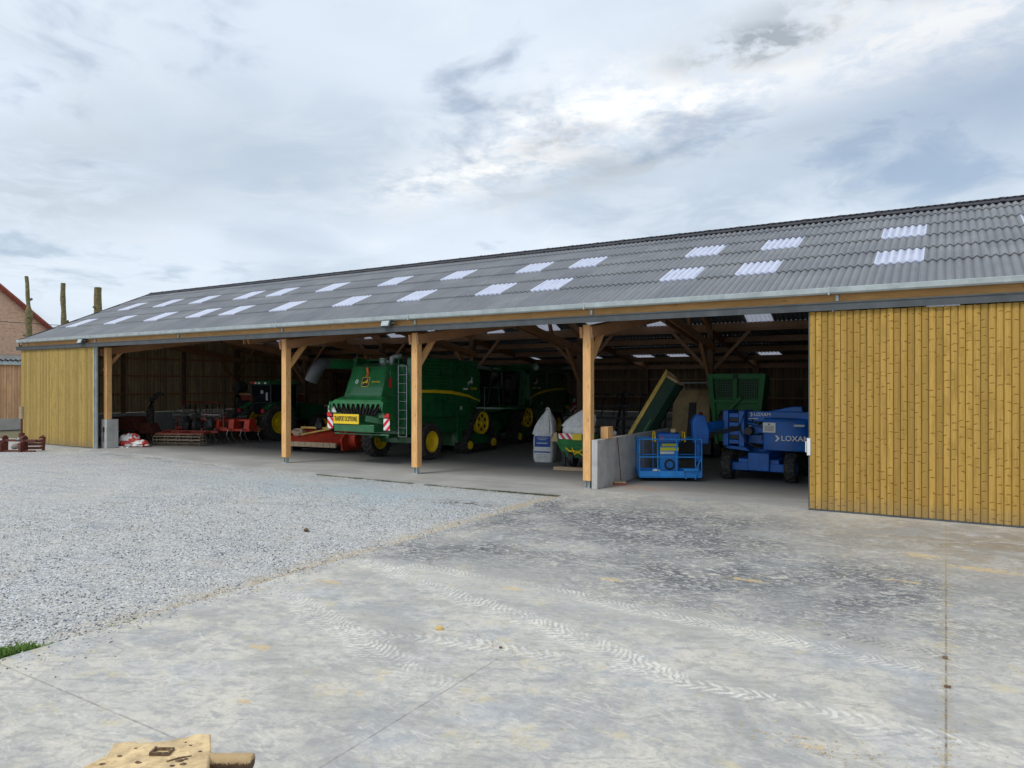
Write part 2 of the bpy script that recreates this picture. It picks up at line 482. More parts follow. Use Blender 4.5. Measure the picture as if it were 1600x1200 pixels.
def track_field(k, x, y):
    """pale and dark masks made from polyline distance"""
    pale = None
    dark = None
    wob = k.noise(k.vec(x, y, 0), 1.8, 4, .6, col=True)
    wr = k.xyz(k.vm('ADD', wob, k.vm('SCALE', k.noise(k.vec(x, y, 0), 11, 4, .7, col=True), .22)))
    xw = k.m('ADD', x, k.m('MULTIPLY', k.m('SUBTRACT', wr[0], .61), .34))
    yw = k.m('ADD', y, k.m('MULTIPLY', k.m('SUBTRACT', wr[1], .61), .34))
    for pts, hw, pitch, kind, amt in TRK:
        arc0 = 0
        tot = None
        x, y = xw, yw
        for (ax, ay), (bx, by) in zip(pts, pts[1:]):
            L = math.hypot(bx - ax, by - ay)
            ux, uy = (bx - ax) / L, (by - ay) / L
            rx = k.m('SUBTRACT', x, ax)
            ry = k.m('SUBTRACT', y, ay)
            s = k.m('ADD', k.m('MULTIPLY', rx, ux), k.m('MULTIPLY', ry, uy))
            v = k.m('SUBTRACT', k.m('MULTIPLY', ry, ux), k.m('MULTIPLY', rx, uy))
            inside = k.m('MULTIPLY', k.m('GREATER_THAN', s, 0), k.m('LESS_THAN', s, L))
            av = k.m('ABSOLUTE', v)
            wd = k.ramp(av, hw * 1.1, hw * .7)
            lug = k.m('SINE', k.m('MULTIPLY', k.m('ADD', k.m('ADD', s, arc0), k.m('MULTIPLY', av, .9)), 2 * PI / pitch))
            f = k.m('MULTIPLY', k.m('MULTIPLY', wd, inside), k.ramp(lug, -.9, .9))
            tot = f if tot is None else k.m('MAXIMUM', tot, f)
            arc0 += L
        tot = k.m('MULTIPLY', tot, amt)
        if kind:
            pale = tot if pale is None else k.m('MAXIMUM', pale, tot)
        else:
            dark = tot if dark is None else k.m('MAXIMUM', dark, tot)
    return pale, dark


m, k, b = newmat('yard concrete')
o = objco(k)
x, y, z = k.xyz(o)
P2 = k.vec(x, y, 0)
n0 = k.noise(P2, .38, 6, .6, .3)
n1 = k.noise(k.vm('ADD', P2, (31, 7, 0)), 1.5, 8, .65, .5)
wq = k.vm('ADD', P2, k.vm('SCALE', k.noise(P2, .9, 5, .6, col=True), 1.6))
cc = k.mix(k.ramp(n0, .3, .7), (.40, .405, .41), (.53, .525, .50))
cc = k.mix(k.ramp(n1, .42, .62, 0, .8), cc, (.60, .58, .515))
cc = k.mix(k.ramp(k.noise(k.vm('ADD', P2, (3, 77, 0)), .8, 5, .6), .50, .66, 0, .65), cc, (.35, .40, .47))
vc = k.xyz(k.vor(wq, .55, 'Color', 'F1'))
cc = k.mix(k.ramp(vc[0], .55, .6, 0, .30), cc, (.36, .37, .39))
cc = k.mix(k.ramp(vc[1], .7, .75, 0, .35), cc, (.62, .60, .55))
ve = k.vor(wq, .55, 'Distance', 'DISTANCE_TO_EDGE')
cc = k.mix(k.m('MULTIPLY', k.ramp(ve, .035, .0), k.ramp(n1, .45, .6, 0, .5)), cc, (.62, .60, .55))
s1 = streaks(k, x, y, .45, 1.3, 5.0, 9, 2.2)
s2 = streaks(k, x, y, -.15, 2.2, 9.0, 9, 2.6)
cc = k.mix(k.ramp(s1, .50, .64, 0, .5), cc, (.27, .285, .30))
cc = k.mix(k.ramp(s2, .52, .66, 0, .6), cc, (.66, .65, .60))
m5 = k.noise(k.vm('ADD', P2, (9, 1, 0)), 6, 10, .82, .4)
cc = k.mix(k.ramp(m5, .48, .62, 0, .6), cc, (.30, .31, .32))
cc = k.mix(k.ramp(m5, .50, .36, 0, .40), cc, (.66, .645, .60))
yel = k.m('MULTIPLY', k.ramp(k.noise(k.vm('ADD', P2, (11, 3, 0)), 2.0, 7, .65), .57, .68), .6)
cc = k.mix(yel, cc, (.62, .55, .36))
# heavier traffic: darker rubber and mud smears in front of the open bay
dm = k.m('MAXIMUM', k.m('MAXIMUM', k.gauss(x, y, 3.4, -4.2, 3.8, 2.8), k.gauss(x, y, 6.2, -6.8, 3.6, 2.2)), k.m('MULTIPLY', k.gauss(x, y, 1.2, -8.0, 2.0, 1.3), .9))
dm = k.m('MAXIMUM', dm, k.m('MULTIPLY', k.gauss(x, y, .6, -4.0, .7, 2.6), 1.0))
sm = k.noise(k.vm('ADD', k.vec(k.m('MULTIPLY', x, 3.4), k.m('MULTIPLY', y, 5.5), 0), (5, 5, 0)), 1, 9, .72, 2.6)
sm2 = k.ramp(streaks(k, x, y, -.5, 4, 9, 8, 3.0), .44, .56)
bigm = k.ramp(k.noise(P2, .7, 5, .6), .34, .56, .35, 1)
dk = k.m('MULTIPLY', k.m('MULTIPLY', k.m('MINIMUM', k.m('MULTIPLY', dm, 1.3), 1), bigm), k.m('MAXIMUM', k.ramp(sm, .45, .52), k.m('MULTIPLY', k.m('MULTIPLY', sm2, k.ramp(m5, .40, .52)), .8)))
cc = k.mix(k.m('MULTIPLY', dm, .4), cc, (.24, .255, .28))
cc = k.mix(k.m('MULTIPLY', dk, .95), cc, (.085, .095, .115))
gl = k.m('MULTIPLY', k.m('MULTIPLY', dm, k.ramp(sm, .46, .40)), .75)
cc = k.mix(gl, cc, (.60, .60, .56))
br = k.m('MULTIPLY', k.gauss(x, y, 9.6, -2.6, 3.4, 2.4), k.ramp(k.noise(P2, 1.6, 9, .75, 1), .36, .56))
cc = k.mix(k.m('MULTIPLY', br, .8), cc, (.24, .195, .135))
wr2 = k.m('MULTIPLY', k.ramp(k.noise(k.vm('ADD', P2, (50, 3, 0)), .55, 7, .65, 1), .50, .62), .5)
cc = k.mix(wr2, cc, (.29, .30, .30))
pale, dark = track_field(k, x, y)
brk = k.m('MULTIPLY', k.ramp(k.noise(P2, 3.0, 10, .85, 1), .40, .58), k.ramp(k.noise(P2, .8, 4, .6), .36, .54, .3, 1))
hz = k.m('MULTIPLY', k.gauss(x, y, 3.2, -9.6, 3.2, .45), k.ramp(m5, .42, .58))
cc = k.mix(k.m('MULTIPLY', hz, .5), cc, (.66, .65, .60))
lane = k.m('MULTIPLY', k.m('MAXIMUM', k.gauss(x, y, 2.8, -10.1, 2.6, .28), k.gauss(x, y, 2.4, -11.9, 2.0, .3)), k.ramp(m5, .36, .54))
cc = k.mix(k.m('MULTIPLY', lane, .45), cc, (.27, .285, .30))
cc = k.mix(k.m('MULTIPLY', pale, brk), cc, (.80, .795, .75))
cc = k.mix(k.m('MULTIPLY', dark, brk), cc, (.13, .14, .15))
for sx_, sy_, rx_, ry_ in [(6.19, -7.25, .34, .1), (4.47, -8.31, .25, .12), (3.42, -9.47, .2, .09), (8.22, -6.12, .35, .08), (8.42, -4.13, .4, .25), (3.57, -11.4, .06, .05), (7.85, -12.03, .12, .08), (.9, -10.6, .3, .12), (2.2, -12.9, .2, .1), (4.0, -13.2, .1, .06), (3.2, -13.9, .1, .06), (9.3, -4.7, .7, .2)]:
    f = k.m('MULTIPLY', k.gauss(x, y, sx_, sy_, rx_, ry_), k.ramp(k.noise(P2, 9, 6, .7), .35, .6, .2, 1))
    cc = k.mix(k.ramp(f, .25, .75, 0, .75), cc, (.62, .47, .24))
# blotchy aggregate and specks
cc = k.mix(k.ramp(k.noise(P2, 24, 6, .75), .45, .75, 0, .35), cc, (.28, .29, .30))
cc = k.mix(k.ramp(k.vor(P2, 5.0), .035, .02, 0, .7), cc, (.12, .10, .07))
# sawn joints
def line(c_, at, hw, gate=None):
    f = k.ramp(k.m('ABSOLUTE', k.m('SUBTRACT', c_, at)), hw, hw * .4)
    return f if gate is None else k.m('MULTIPLY', f, gate)
jn = line(x, 4.66, .012, k.m('LESS_THAN', y, -11.8))
jn = k.m('MAXIMUM', jn, line(x, 8.77, .013))
jn = k.m('MAXIMUM', jn, line(y, -14.65, .014, k.m('LESS_THAN', x, 4.66)))
jn = k.m('MAXIMUM', jn, line(k.m('ADD', y, k.m('MULTIPLY', x, .02)), -.12, .03))
jn = k.m('MULTIPLY', jn, k.m('MULTIPLY', k.ramp(x, 5, 8, .6, 1), k.ramp(y, -3.5, -7.5, .25, 1)))
cc = k.mix(k.m('MULTIPLY', jn, k.ramp(k.noise(P2, 6, 5, .7), .36, .6, .15, .9)), cc, (.15, .13, .11))
dust = k.m('MULTIPLY', line(x, 8.77, .07), k.ramp(k.noise(P2, 10, 6), .42, .6))
cc = k.mix(k.m('MULTIPLY', dust, .4), cc, (.40, .33, .2))
cc = k.mix(1.0, cc, (1.03, .99, .93), 'MULTIPLY')
k.put(b.inputs['Base Color'], cc)
k.put(b.inputs['Roughness'], k.ramp(n1, .3, .7, .7, .9))
bump(k, b, k.m('ADD', k.m('ADD', k.noise(P2, 18, 6, .7), k.m('MULTIPLY', k.m('SUBTRACT', pale, dark), .8)), k.m('MULTIPLY', jn, -2)), .35, .01)
YARD = m

m, k, b = newmat('barn floor concrete')
o = objco(k)
x, y, z = k.xyz(o)
P2 = k.vec(x, y, 0)
cc = k.mix(k.ramp(k.noise(P2, .6, 7, .6), .3, .7), (.36, .35, .325), (.46, .45, .42))
cc = k.mix(k.ramp(streaks(k, x, y, .15, .5, 4.5, 7), .45, .7, 0, .5), cc, (.24, .24, .235))
cc = k.mix(k.ramp(y, .2, 2.2, 0, .8), cc, (.13, .128, .122))  # interior shade put into the floor colour, deepening inwards
rd = k.m('MULTIPLY', k.gauss(x, y, 1.4, .9, 1.1, .5), k.ramp(k.noise(P2, 3, 6), .35, .6))
cc = k.mix(k.m('MULTIPLY', rd, .7), cc, (.42, .25, .15))
k.put(b.inputs['Base Color'], cc)
b.inputs['Roughness'].default_value = .7
bump(k, b, k.noise(P2, 14, 6, .7), .25, .01)
FLOOR = m
m, k, b = newmat('field ground')
o = objco(k)
cc = k.mix(k.ramp(k.noise(o, .15, 8, .7), .35, .65), (.12, .13, .06), (.2, .18, .11))
k.put(b.inputs['Base Color'], cc)
b.inputs['Roughness'].default_value = .95
FIELD = m
m, k, b = newmat('loose stones')
at = k.node('ShaderNodeAttribute', attribute_name='Col')
k.put(b.inputs['Base Color'], at.outputs[0])
b.inputs['Roughness'].default_value = .9
STONE = m

# ------------------------------------------------------------------ mesh helpers


class MB:
    def __init__(s):
        s.v = []
        s.f = []
        s.mi = []
        s.M = None
        s.cm = 0

    def add(s, vs, fs):
        n = len(s.v)
        if s.M is not None:
            vs = [tuple(s.M @ Vector(p)) for p in vs]
        s.v += [tuple(p) for p in vs]
        s.f += [tuple(i + n for i in f) for f in fs]
        s.mi += [s.cm] * len(fs)
        return s

    def box(s, x0, y0, z0, x1, y1, z1):
        vs = [(x, y, z) for z in (z0, z1) for y in (y0, y1) for x in (x0, x1)]
        return s.add(vs, [(0, 2, 3, 1), (4, 5, 7, 6), (0, 1, 5, 4), (2, 6, 7, 3), (0, 4, 6, 2), (1, 3, 7, 5)])

    def hexa(s, b, t):
        """box from 4 bottom and 4 top points (both counter-clockwise seen from above)"""
        return s.add(list(b) + list(t), [(3, 2, 1, 0), (4, 5, 6, 7), (0, 1, 5, 4), (1, 2, 6, 5), (2, 3, 7, 6), (3, 0, 4, 7)])

    def beam(s, p0, p1, w, h, up=(0, 0, 1)):
        p0, p1 = Vector(p0), Vector(p1)
        d = (p1 - p0).normalized()
        u = Vector(up)
        if abs(d.dot(u)) > .99:
            u = Vector((0, 1, 0))
        a = d.cross(u).normalized() * w / 2
        c = a.cross(d).normalized() * h / 2
        vs = [p0 - a - c, p0 + a - c, p0 + a + c, p0 - a + c, p1 - a - c, p1 + a - c, p1 + a + c, p1 - a + c]
        return s.add(vs, [(3, 2, 1, 0), (4, 5, 6, 7), (0, 1, 5, 4), (1, 2, 6, 5), (2, 3, 7, 6), (3, 0, 4, 7)])

    def cyl(s, p0, p1, r0, r1=None, n=16, cap=True):
        r1 = r0 if r1 is None else r1
        p0, p1 = Vector(p0), Vector(p1)
        d = (p1 - p0).normalized()
        u = Vector((0, 0, 1)) if abs(d.z) < .9 else Vector((1, 0, 0))
        a = d.cross(u).normalized()
        c = d.cross(a)
        vs = []
        for p, r in ((p0, r0), (p1, r1)):
            for i in range(n):
                t = 2 * PI * i / n
                vs.append(p + (a * math.cos(t) + c * math.sin(t)) * r)
        fs = [(i, (i + 1) % n, n + (i + 1) % n, n + i) for i in range(n)]
        if cap:
            fs += [tuple(range(n))[::-1], tuple(range(n, 2 * n))]
        return s.add(vs, fs)

    def tube(s, pts, r, n=8):
        pts = [Vector(p) for p in pts]
        rs = r if isinstance(r, (list, tuple)) else [r] * len(pts)
        vs = []
        for i, p in enumerate(pts):
            d = (pts[min(i + 1, len(pts) - 1)] - pts[max(i - 1, 0)]).normalized()
            u = Vector((0, 0, 1)) if abs(d.z) < .95 else Vector((1, 0, 0))
            a = d.cross(u).normalized()
            c = d.cross(a)
            for j in range(n):
                t = 2 * PI * j / n
                vs.append(p + (a * math.cos(t) + c * math.sin(t)) * rs[i])
        fs = []
        for i in range(len(pts) - 1):
            for j in range(n):
                fs.append((i * n + j, i * n + (j + 1) % n, (i + 1) * n + (j + 1) % n, (i + 1) * n + j))
        fs += [tuple(range(n))[::-1], tuple(range((len(pts) - 1) * n, len(pts) * n))]
        return s.add(vs, fs)

    def prism(s, pts, axis, a, b_):
        """2D outline extruded along x, y or z"""
        def p3(p, t):
            return {'x': (t, p[0], p[1]), 'y': (p[0], t, p[1]), 'z': (p[0], p[1], t)}[axis]
        n = len(pts)
        vs = [p3(p, a) for p in pts] + [p3(p, b_) for p in pts]
        fs = [(i, (i + 1) % n, n + (i + 1) % n, n + i) for i in range(n)]
        fs += [tuple(range(n))[::-1], tuple(range(n, 2 * n))]
        return s.add(vs, fs)

    def revolve(s, prof, c, n=32, axis='x'):
        """profile of (offset along axis, radius) turned round an axis through c"""
        vs = []
        m_ = len(prof)
        for i in range(n):
            t = 2 * PI * i / n
            for o_, r in prof:
                q = (o_, r * math.cos(t), r * math.sin(t))
                if axis == 'y':
                    q = (q[1], q[0], q[2])
                if axis == 'z':
                    q = (q[1], q[2], q[0])
                vs.append((c[0] + q[0], c[1] + q[1], c[2] + q[2]))
        fs = []
        for i in range(n):
            j = (i + 1) % n
            for a in range(m_ - 1):
                fs.append((i * m_ + a, i * m_ + a + 1, j * m_ + a + 1, j * m_ + a))
        return s.add(vs, fs)

    def blob(s, c, r, n=12, rings=8, jit=0.0, seed=0):
        vs, fs = [], []
        for i in range(rings + 1):
            ph = PI * i / rings
            for j in range(n):
                t = 2 * PI * j / n
                d = Vector((math.sin(ph) * math.cos(t), math.sin(ph) * math.sin(t), math.cos(ph)))
                q = 1 + jit * noise.noise(d * 2.5 + Vector((seed, seed * 2, 0)))
                vs.append((c[0] + d.x * r[0] * q, c[1] + d.y * r[1] * q, c[2] + d.z * r[2] * q))
        for i in range(rings):
            for j in range(n):
                fs.append((i * n + j, (i + 1) * n + j, (i + 1) * n + (j + 1) % n, i * n + (j + 1) % n))
        return s.add(vs, fs)

    def mesh(s, name, mats):
        me = bpy.data.meshes.new(name)
        me.from_pydata(s.v, [], s.f)
        mats = mats if isinstance(mats, (list, tuple)) else [mats]
        for m_ in mats:
            me.materials.append(m_)
        me.polygons.foreach_set('material_index', s.mi)
        me.polygons.foreach_set('use_smooth', [True] * len(s.f))
        me.update()
        try:
            me.set_sharp_from_angle(angle=R(34))
        except Exception:
            pass
        return me


def tag(o_, label=None, cat=None, group=None, kind=None):
    if label:
        o_['label'] = label
    if cat:
        o_['category'] = cat
    if group:
        o_['group'] = group
    if kind:
        o_['kind'] = kind
    return o_


def thing(name, label, cat, loc=(0, 0, 0), rz=0.0, group=None):
    o_ = bpy.data.objects.new(name, None)
    o_.empty_display_size = .3
    COL.objects.link(o_)
    o_.location = loc
    o_.rotation_euler = (0, 0, rz)
    return tag(o_, label, cat, group)


def part(name, mb, mats, parent=None, label=None, bev=0.0, **kw):
    o_ = bpy.data.objects.new(name, mb.mesh(name, mats))
    COL.objects.link(o_)
    if parent is not None:
        o_.parent = parent
    if bev:
        bm_ = o_.modifiers.new('bevel', 'BEVEL')
        bm_.width = bev
        bm_.segments = 2
        bm_.limit_method = 'ANGLE'
        bm_.angle_limit = R(40)
    return tag(o_, label, **kw) if (label or kw) else o_


def copytree(o_, parent=None):
    c_ = o_.copy()
    COL.objects.link(c_)
    c_.parent = parent
    for ch in list(o_.children):
        copytree(ch, c_)
    return c_


def text_mb(mb, s, size, M, width=None, ext=.003):
    """flat lettering placed by matrix M (letters lie in local XY)"""
    cu = bpy.data.curves.new('t', 'FONT')
    cu.body = s
    cu.size = size
    cu.extrude = ext
    cu.align_x = 'CENTER'
    cu.align_y = 'CENTER'
    cu.offset = size * .012
    cu.resolution_u = 3
    ob = bpy.data.objects.new('t', cu)
    COL.objects.link(ob)
    bpy.context.view_layer.update()
    me = ob.to_mesh()
    xs = [v.co.x for v in me.vertices]
    sx = width / (max(xs) - min(xs)) if width else 1
    vs = [M @ Vector((v.co.x * sx, v.co.y, v.co.z)) for v in me.vertices]
    fs = [tuple(p.vertices) for p in me.polygons]
    ob.to_mesh_clear()
    bpy.data.objects.remove(ob)
    bpy.data.curves.remove(cu)
    old = mb.M
    mb.M = None
    mb.add(vs, fs)
    mb.M = old


def facing(loc, face='-y'):
    """matrix putting XY-plane lettering upright on a face looking to -y / +x / -x"""
    rz = {'-y': 0, '+x': R(90), '-x': R(-90), '+y': R(180)}[face]
    return Matrix.Translation(loc) @ Matrix.Rotation(rz, 4, 'Z') @ Matrix.Rotation(R(90), 4, 'X')


B = 6.2          # bay
X0, X1 = -31.3, 18.7
RY, RZ = 6.65, 8.22   # ridge
EY, EZ = -.33, 5.12   # eave
LY, LZ = 12.6, 5.55   # break to the rear lean-to
BY, BZ = 21.6, 4.2    # rear eave
PITCH = .177
SLOPE = (RZ - EZ) / (RY - EY)

# ------------------------------------------------------------------ ground
mb = MB()
mb.add([(-900, -900, -.09), (900, -900, -.09), (900, 900, -.09), (-900, 900, -.09)], [(0, 1, 2, 3)])
part('ground', mb, FIELD, kind='structure')
# gravel yard as a gently uneven sheet
mb = MB()
nx, ny = 150, 60
gx0, gx1, gy0, gy1 = -70., .12, -40., 1.0
vs = []
for j in range(ny + 1):
    for i in range(nx + 1):
        x_ = gx0 + (gx1 - gx0) * i / nx
        y_ = gy0 + (gy1 - gy0) * j / ny
        h = .035 * noise.noise(Vector((x_ * .45, y_ * .45, 0))) + .015 * noise.noise(Vector((x_ * 1.7, y_ * 1.7, 4)))
        vs.append((x_, y_, -.05 + h))
fs = [(j * (nx + 1) + i, j * (nx + 1) + i + 1, (j + 1) * (nx + 1) + i + 1, (j + 1) * (nx + 1) + i) for j in range(ny) for i in range(nx)]
mb.add(vs, fs)
part('gravel_yard', mb, GRAV, kind='structure')
mb = MB()
mb.prism([(.1, -40), (40, -40), (40, -.1), (.1, -.1)], 'z', -.3, 0)
part('concrete_yard', mb, YARD, kind='structure')
mb = MB()
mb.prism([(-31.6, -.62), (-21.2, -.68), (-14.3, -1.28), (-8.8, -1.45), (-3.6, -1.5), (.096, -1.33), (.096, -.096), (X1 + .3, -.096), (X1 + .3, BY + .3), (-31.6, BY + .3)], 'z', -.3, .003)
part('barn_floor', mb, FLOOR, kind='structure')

# loose stones on the gravel near the viewer: nobody could count them
import numpy as np
rs = np.random.RandomState(3)
def stones(name, n, fx, zoff, smin, smax, label):
    base = np.array([(-1, -1, -.6), (1, -1, -.6), (1, 1, -.6), (-1, 1, -.6), (-.7, -.7, .6), (.8, -.6, .7), (.6, .8, .5), (-.8, .6, .6)], float)
    fc = np.array([(4, 5, 6, 7), (0, 1, 5, 4), (1, 2, 6, 5), (2, 3, 7, 6), (3, 0, 4, 7)])
    V, F, C = [], [], []
    for i in range(n):
        x_, y_ = fx()
        sz = rs.uniform(smin, smax)
        a = rs.uniform(0, 6.28)
        ca, sa = math.cos(a), math.sin(a)
        q = (base + rs.uniform(-.35, .35, (8, 3))) * np.array([sz, sz * rs.uniform(.55, 1), sz * rs.uniform(.4, .8)])
        q = q @ np.array([[ca, sa, 0], [-sa, ca, 0], [0, 0, 1]])
        h = .035 * noise.noise(Vector((x_ * .45, y_ * .45, 0))) + .015 * noise.noise(Vector((x_ * 1.7, y_ * 1.7, 4)))
        V.append(q + np.array([x_, y_, zoff + (h if x_ < .1 else 0) + sz * .15]))
        F.append(fc + 8 * i)
        g = rs.choice([.16, .34, .46, .56, .66, .75], p=[.2, .14, .14, .18, .2, .14]) * rs.uniform(.9, 1.1)
        t = rs.uniform(-.02, .03)
        C.append((g - t, g, g + t * 1.4, 1))
    V = np.concatenate(V)
    F = np.concatenate(F)
    me = bpy.data.meshes.new(name)
    me.from_pydata(V.tolist(), [], F.tolist())
    ca_ = me.color_attributes.new('Col', 'FLOAT_COLOR', 'POINT')
    ca_.data.foreach_set('color', np.repeat(np.array(C), 8, axis=0).ravel())
    me.materials.append(STONE)
    ob = bpy.data.objects.new(name, me)
    COL.objects.link(ob)
    return tag(ob, label, 'gravel', None, 'stuff')


def fx():
    while True:
        y_ = -15.5 + 12 * rs.uniform() ** 1.6
        x_ = .08 - 9.5 * rs.uniform() ** 1.1
        if x_ < .07:
            return x_, y_
stones('gravel_stones', 30000, fx, -.047, .006, .015, 'loose grey crushed stones strewn over the gravel yard')

def fx2():
    while True:
        y_ = -15.5 + 14 * rs.uniform()
        x_ = .1 + abs(rs.normal(0, .22)) * (1.6 if math.sin(y_ * 2.1) > .3 else .7)
        if y_ < -1.6:
            return x_, y_


stones('spilled_stones', 1500, fx2, .004, .004, .011, 'small grey stones kicked from the gravel onto the concrete edge')

# ------------------------------------------------------------------ barn
barn = thing('barn', 'long open timber barn with corrugated grey roof, rooflights and yellow board doors', 'barn')


def corr(mb, x0, x1, ya, za, yb, zb, lift=.0, lip=.03, amp=.026, seg=8):
    """one course of corrugated sheet from lower edge (ya,za) to upper edge (yb,zb)"""
    nw = max(1, round((x1 - x0) / PITCH * seg))
    L = math.hypot(yb - ya, zb - za)
    nyv, nzv = -(zb - za) / L, (yb - ya) / L
    if nzv < 0:
        nyv, nzv = -nyv, -nzv
    vs = []
    for i in range(nw + 1):
        x_ = x0 + (x1 - x0) * i / nw
        h = amp * math.cos(2 * PI * x_ / PITCH)
        ov = .17 / L
        yt, zt_ = yb + (yb - ya) * ov, zb + (zb - za) * ov
        for (y_, z_, e) in ((ya, za, lift - lip), (ya, za, lift), (yt, zt_, -.004)):
            vs.append((x_, y_ + nyv * (h + e), z_ + nzv * (h + e)))
    fs = []
    for i in range(nw):
        a = i * 3
        fs += [(a, a + 3, a + 4, a + 1), (a + 1, a + 4, a + 5, a + 2)]
    mb.add(vs, fs)


def q17(x_):
    return round(x_ / PITCH) * PITCH


UP = [-29.6, -26.35, -23.3, -19.95, -17.7, -14.45, -11.05, -7.8, -4.5, -2.3, 1.82, 4.03, 7.2, 10.4, 12.6, 15.9]
LO = [-30.2, -26.7, -23.45, -20.15, -17.95, -14.65, -11.2, -7.95, -4.6, -2.42, 1.82, 3.98, 7.2, 10.4, 12.6, 15.9]
W6 = 6 * PITCH


def roofplane(t):
    """t in course units: 0 at the eave, 5 at the ridge"""
    return EY + (RY - EY) * t / 5, EZ + (RZ - EZ) * t / 5


def courses(mb, marks, fn, holes, lights, lift=.034):
    for ci, (a, c_) in enumerate(zip(marks, marks[1:])):
        ya, za = fn(a)
        yb, zb = fn(c_)
        hs = holes.get(ci, [])
        x_ = q17(X0)
        for h in hs:
            h0 = q17(h)
            corr(mb, x_, h0, ya, za, yb, zb, lift)
            x_ = h0 + W6
            lm = MB()
            corr(lm, h0, x_, ya, za, yb, zb, lift)
            lights.append(lm)
        corr(mb, x_, q17(X1), ya, za, yb, zb, lift)


mb = MB()
lights = []
courses(mb, [0, 1.2, 2.03, 2.87, 3.7, 4.45, 5.0], roofplane, {1: LO, 3: UP}, lights)
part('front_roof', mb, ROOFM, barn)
for lm in lights:
    part('rooflight', lm, SKYL, barn)
mb = MB()
lights = []


def rearplane(t):
    if t <= 5:
        return LY + (RY - LY) * t / 5, LZ + (RZ - LZ) * t / 5
    return LY, LZ


REAR = [-27.2, -23.7, -20.07, -18.08, -15.05, -11.47, -8.27, -5.6, -2.78, 1.56, 4.9, 8.1, 11.2, 14.5]
courses(mb, [0, 1.05, 2.0, 3.0, 4.0, 5.0], rearplane, {0: REAR}, lights)


def leanplane(t):
    return BY + (LY + .1 - BY) * t / 5, BZ + (LZ - .08 - BZ) * t / 5


LEAN = [-26.5, -20.2, -13.5, -9.4, -6.2, -4.3, .6, 6.2, 12.0]
courses(mb, [0, .55, 1.4, 2.6, 3.8, 5.0], leanplane, {1: LEAN}, lights)
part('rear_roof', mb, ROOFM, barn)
for lm in lights:
    part('rooflight', lm, SKYL, barn)

mb = MB()
mb.box(X0 + .1, LY + .02, LZ - .35, X1 - .1, LY + .06, LZ + .02)
part('light_stop_board', mb, BEAMX, barn)  # board added to block light leaking through the roof join
# ridge caps, each overlapping the next
mb = MB()
x_ = X0 - .03
while x_ < X1:
    a = min(1.062, X1 + .03 - x_)
    for dz_, e in ((0, a), (.012, .12)):
        pr = [(-.34, -.13), (-.10, -.02), (0, .05), (.10, -.02), (.34, -.13)]
        vs = []
        for xx in (x_, x_ + e):
            vs += [(xx, RY + p[0], RZ + .065 + p[1] + dz_) for p in pr]
            vs += [(xx, RY + p[0], RZ + .035 + p[1] + dz_) for p in pr]
        fs = [(i, i + 1, i + 11, i + 10) for i in range(4)] + [(i + 5, i + 15, i + 16, i + 6) for i in range(4)]
        fs += [(0, 10, 15, 5), (4, 9, 19, 14)] + [(i, i + 5, i + 6, i + 1) for i in range(4)] + [(i + 10, i + 11, i + 16, i + 15) for i in range(4)]
        mb.add(vs, fs)
    x_ += 1.062
part('ridge_cap', mb, CAPM, barn)

# gutter, fascia, door rail
mb = MB()
prof = [(-.31, 5.125), (-.315, 5.03), (-.37, 5.015), (-.47, 5.015), (-.50, 5.05), (-.505, 5.155), (-.485, 5.165), (-.485, 5.15), (-.49, 5.06), (-.465, 5.03), (-.37, 5.03), (-.325, 5.045), (-.32, 5.125)]
mb.prism(prof, 'x', X0 - .05, X1 + .05)
part('gutter', mb, GALV, barn, 'pale galvanised gutter along the front eave')
x_ = -5 * B
while x_ <= 3 * B:
    mb = MB()
    mb.box(x_ + .25, -.515, 5.0, x_ + .29, -.507, 5.19)
    mb.box(x_ + .25, -.507, 4.992, x_ + .29, -.30, 5.0)
    part('gutter_bracket', mb, GALV, barn)
    mb = MB()
    mb.box(x_ + .40, -.36, 4.86, x_ + .46, -.307, 4.99)
    part('rail_bracket', mb, GALV, barn)
    x_ += B
mb = MB()
mb.box(X0 + .05, -.30, 4.83, X1, -.25, 5.04)
part('fascia_board', mb, FASC, barn, bev=.006)
mb = MB()
mb.prism([(-.47, 4.83), (-.47, 4.80), (-.45, 4.80), (-.45, 4.64), (-.42, 4.64), (-.42, 4.66), (-.30, 4.66), (-.30, 4.83)], 'x', X0 - .15, X1)
part('door_rail', mb, RAIL, barn, 'dark grey steel rail carrying the sliding doors')


def door(x0, x1, w_, mat, name_label, z1):
    root = None
    n = round((x1 - x0) / w_)
    w2 = (x1 - x0) / n
    mb = MB()
    mb.box(x0 + .02, -.335, .05, x1 - .02, -.30, z1 - .02)
    for i in range(n):
        a = x0 + i * w2
        yo = rnd(-.003, .003)
        pr = [(a + .003, -.336), (a + .006, -.350 + yo), (a + w2 * .22, -.366 + yo), (a + w2 * .5, -.371 + yo), (a + w2 * .78, -.366 + yo), (a + w2 - .006, -.350 + yo), (a + w2 - .003, -.336)]
        n_ = len(pr)
        zs = [.04, z1 - rnd(0, .012)]
        mb.prism([(p[0], p[1]) for p in pr], 'z', zs[0], zs[1])
    d = part('sliding_door', mb, mat, barn, name_label)
    mb = MB()
    mb.box(x0 - .012, -.382, .0, x1 + .012, -.29, .038)
    part('bottom_rail', mb, RAIL, d)
    mb = MB()
    mb.box(x0 - .02, -.34, .05, x0 - .002, -.29, z1)
    mb.box(x1 + .002, -.34, .05, x1 + .02, -.29, z1)
    part('edge_channel', mb, RAIL, d)
    return d


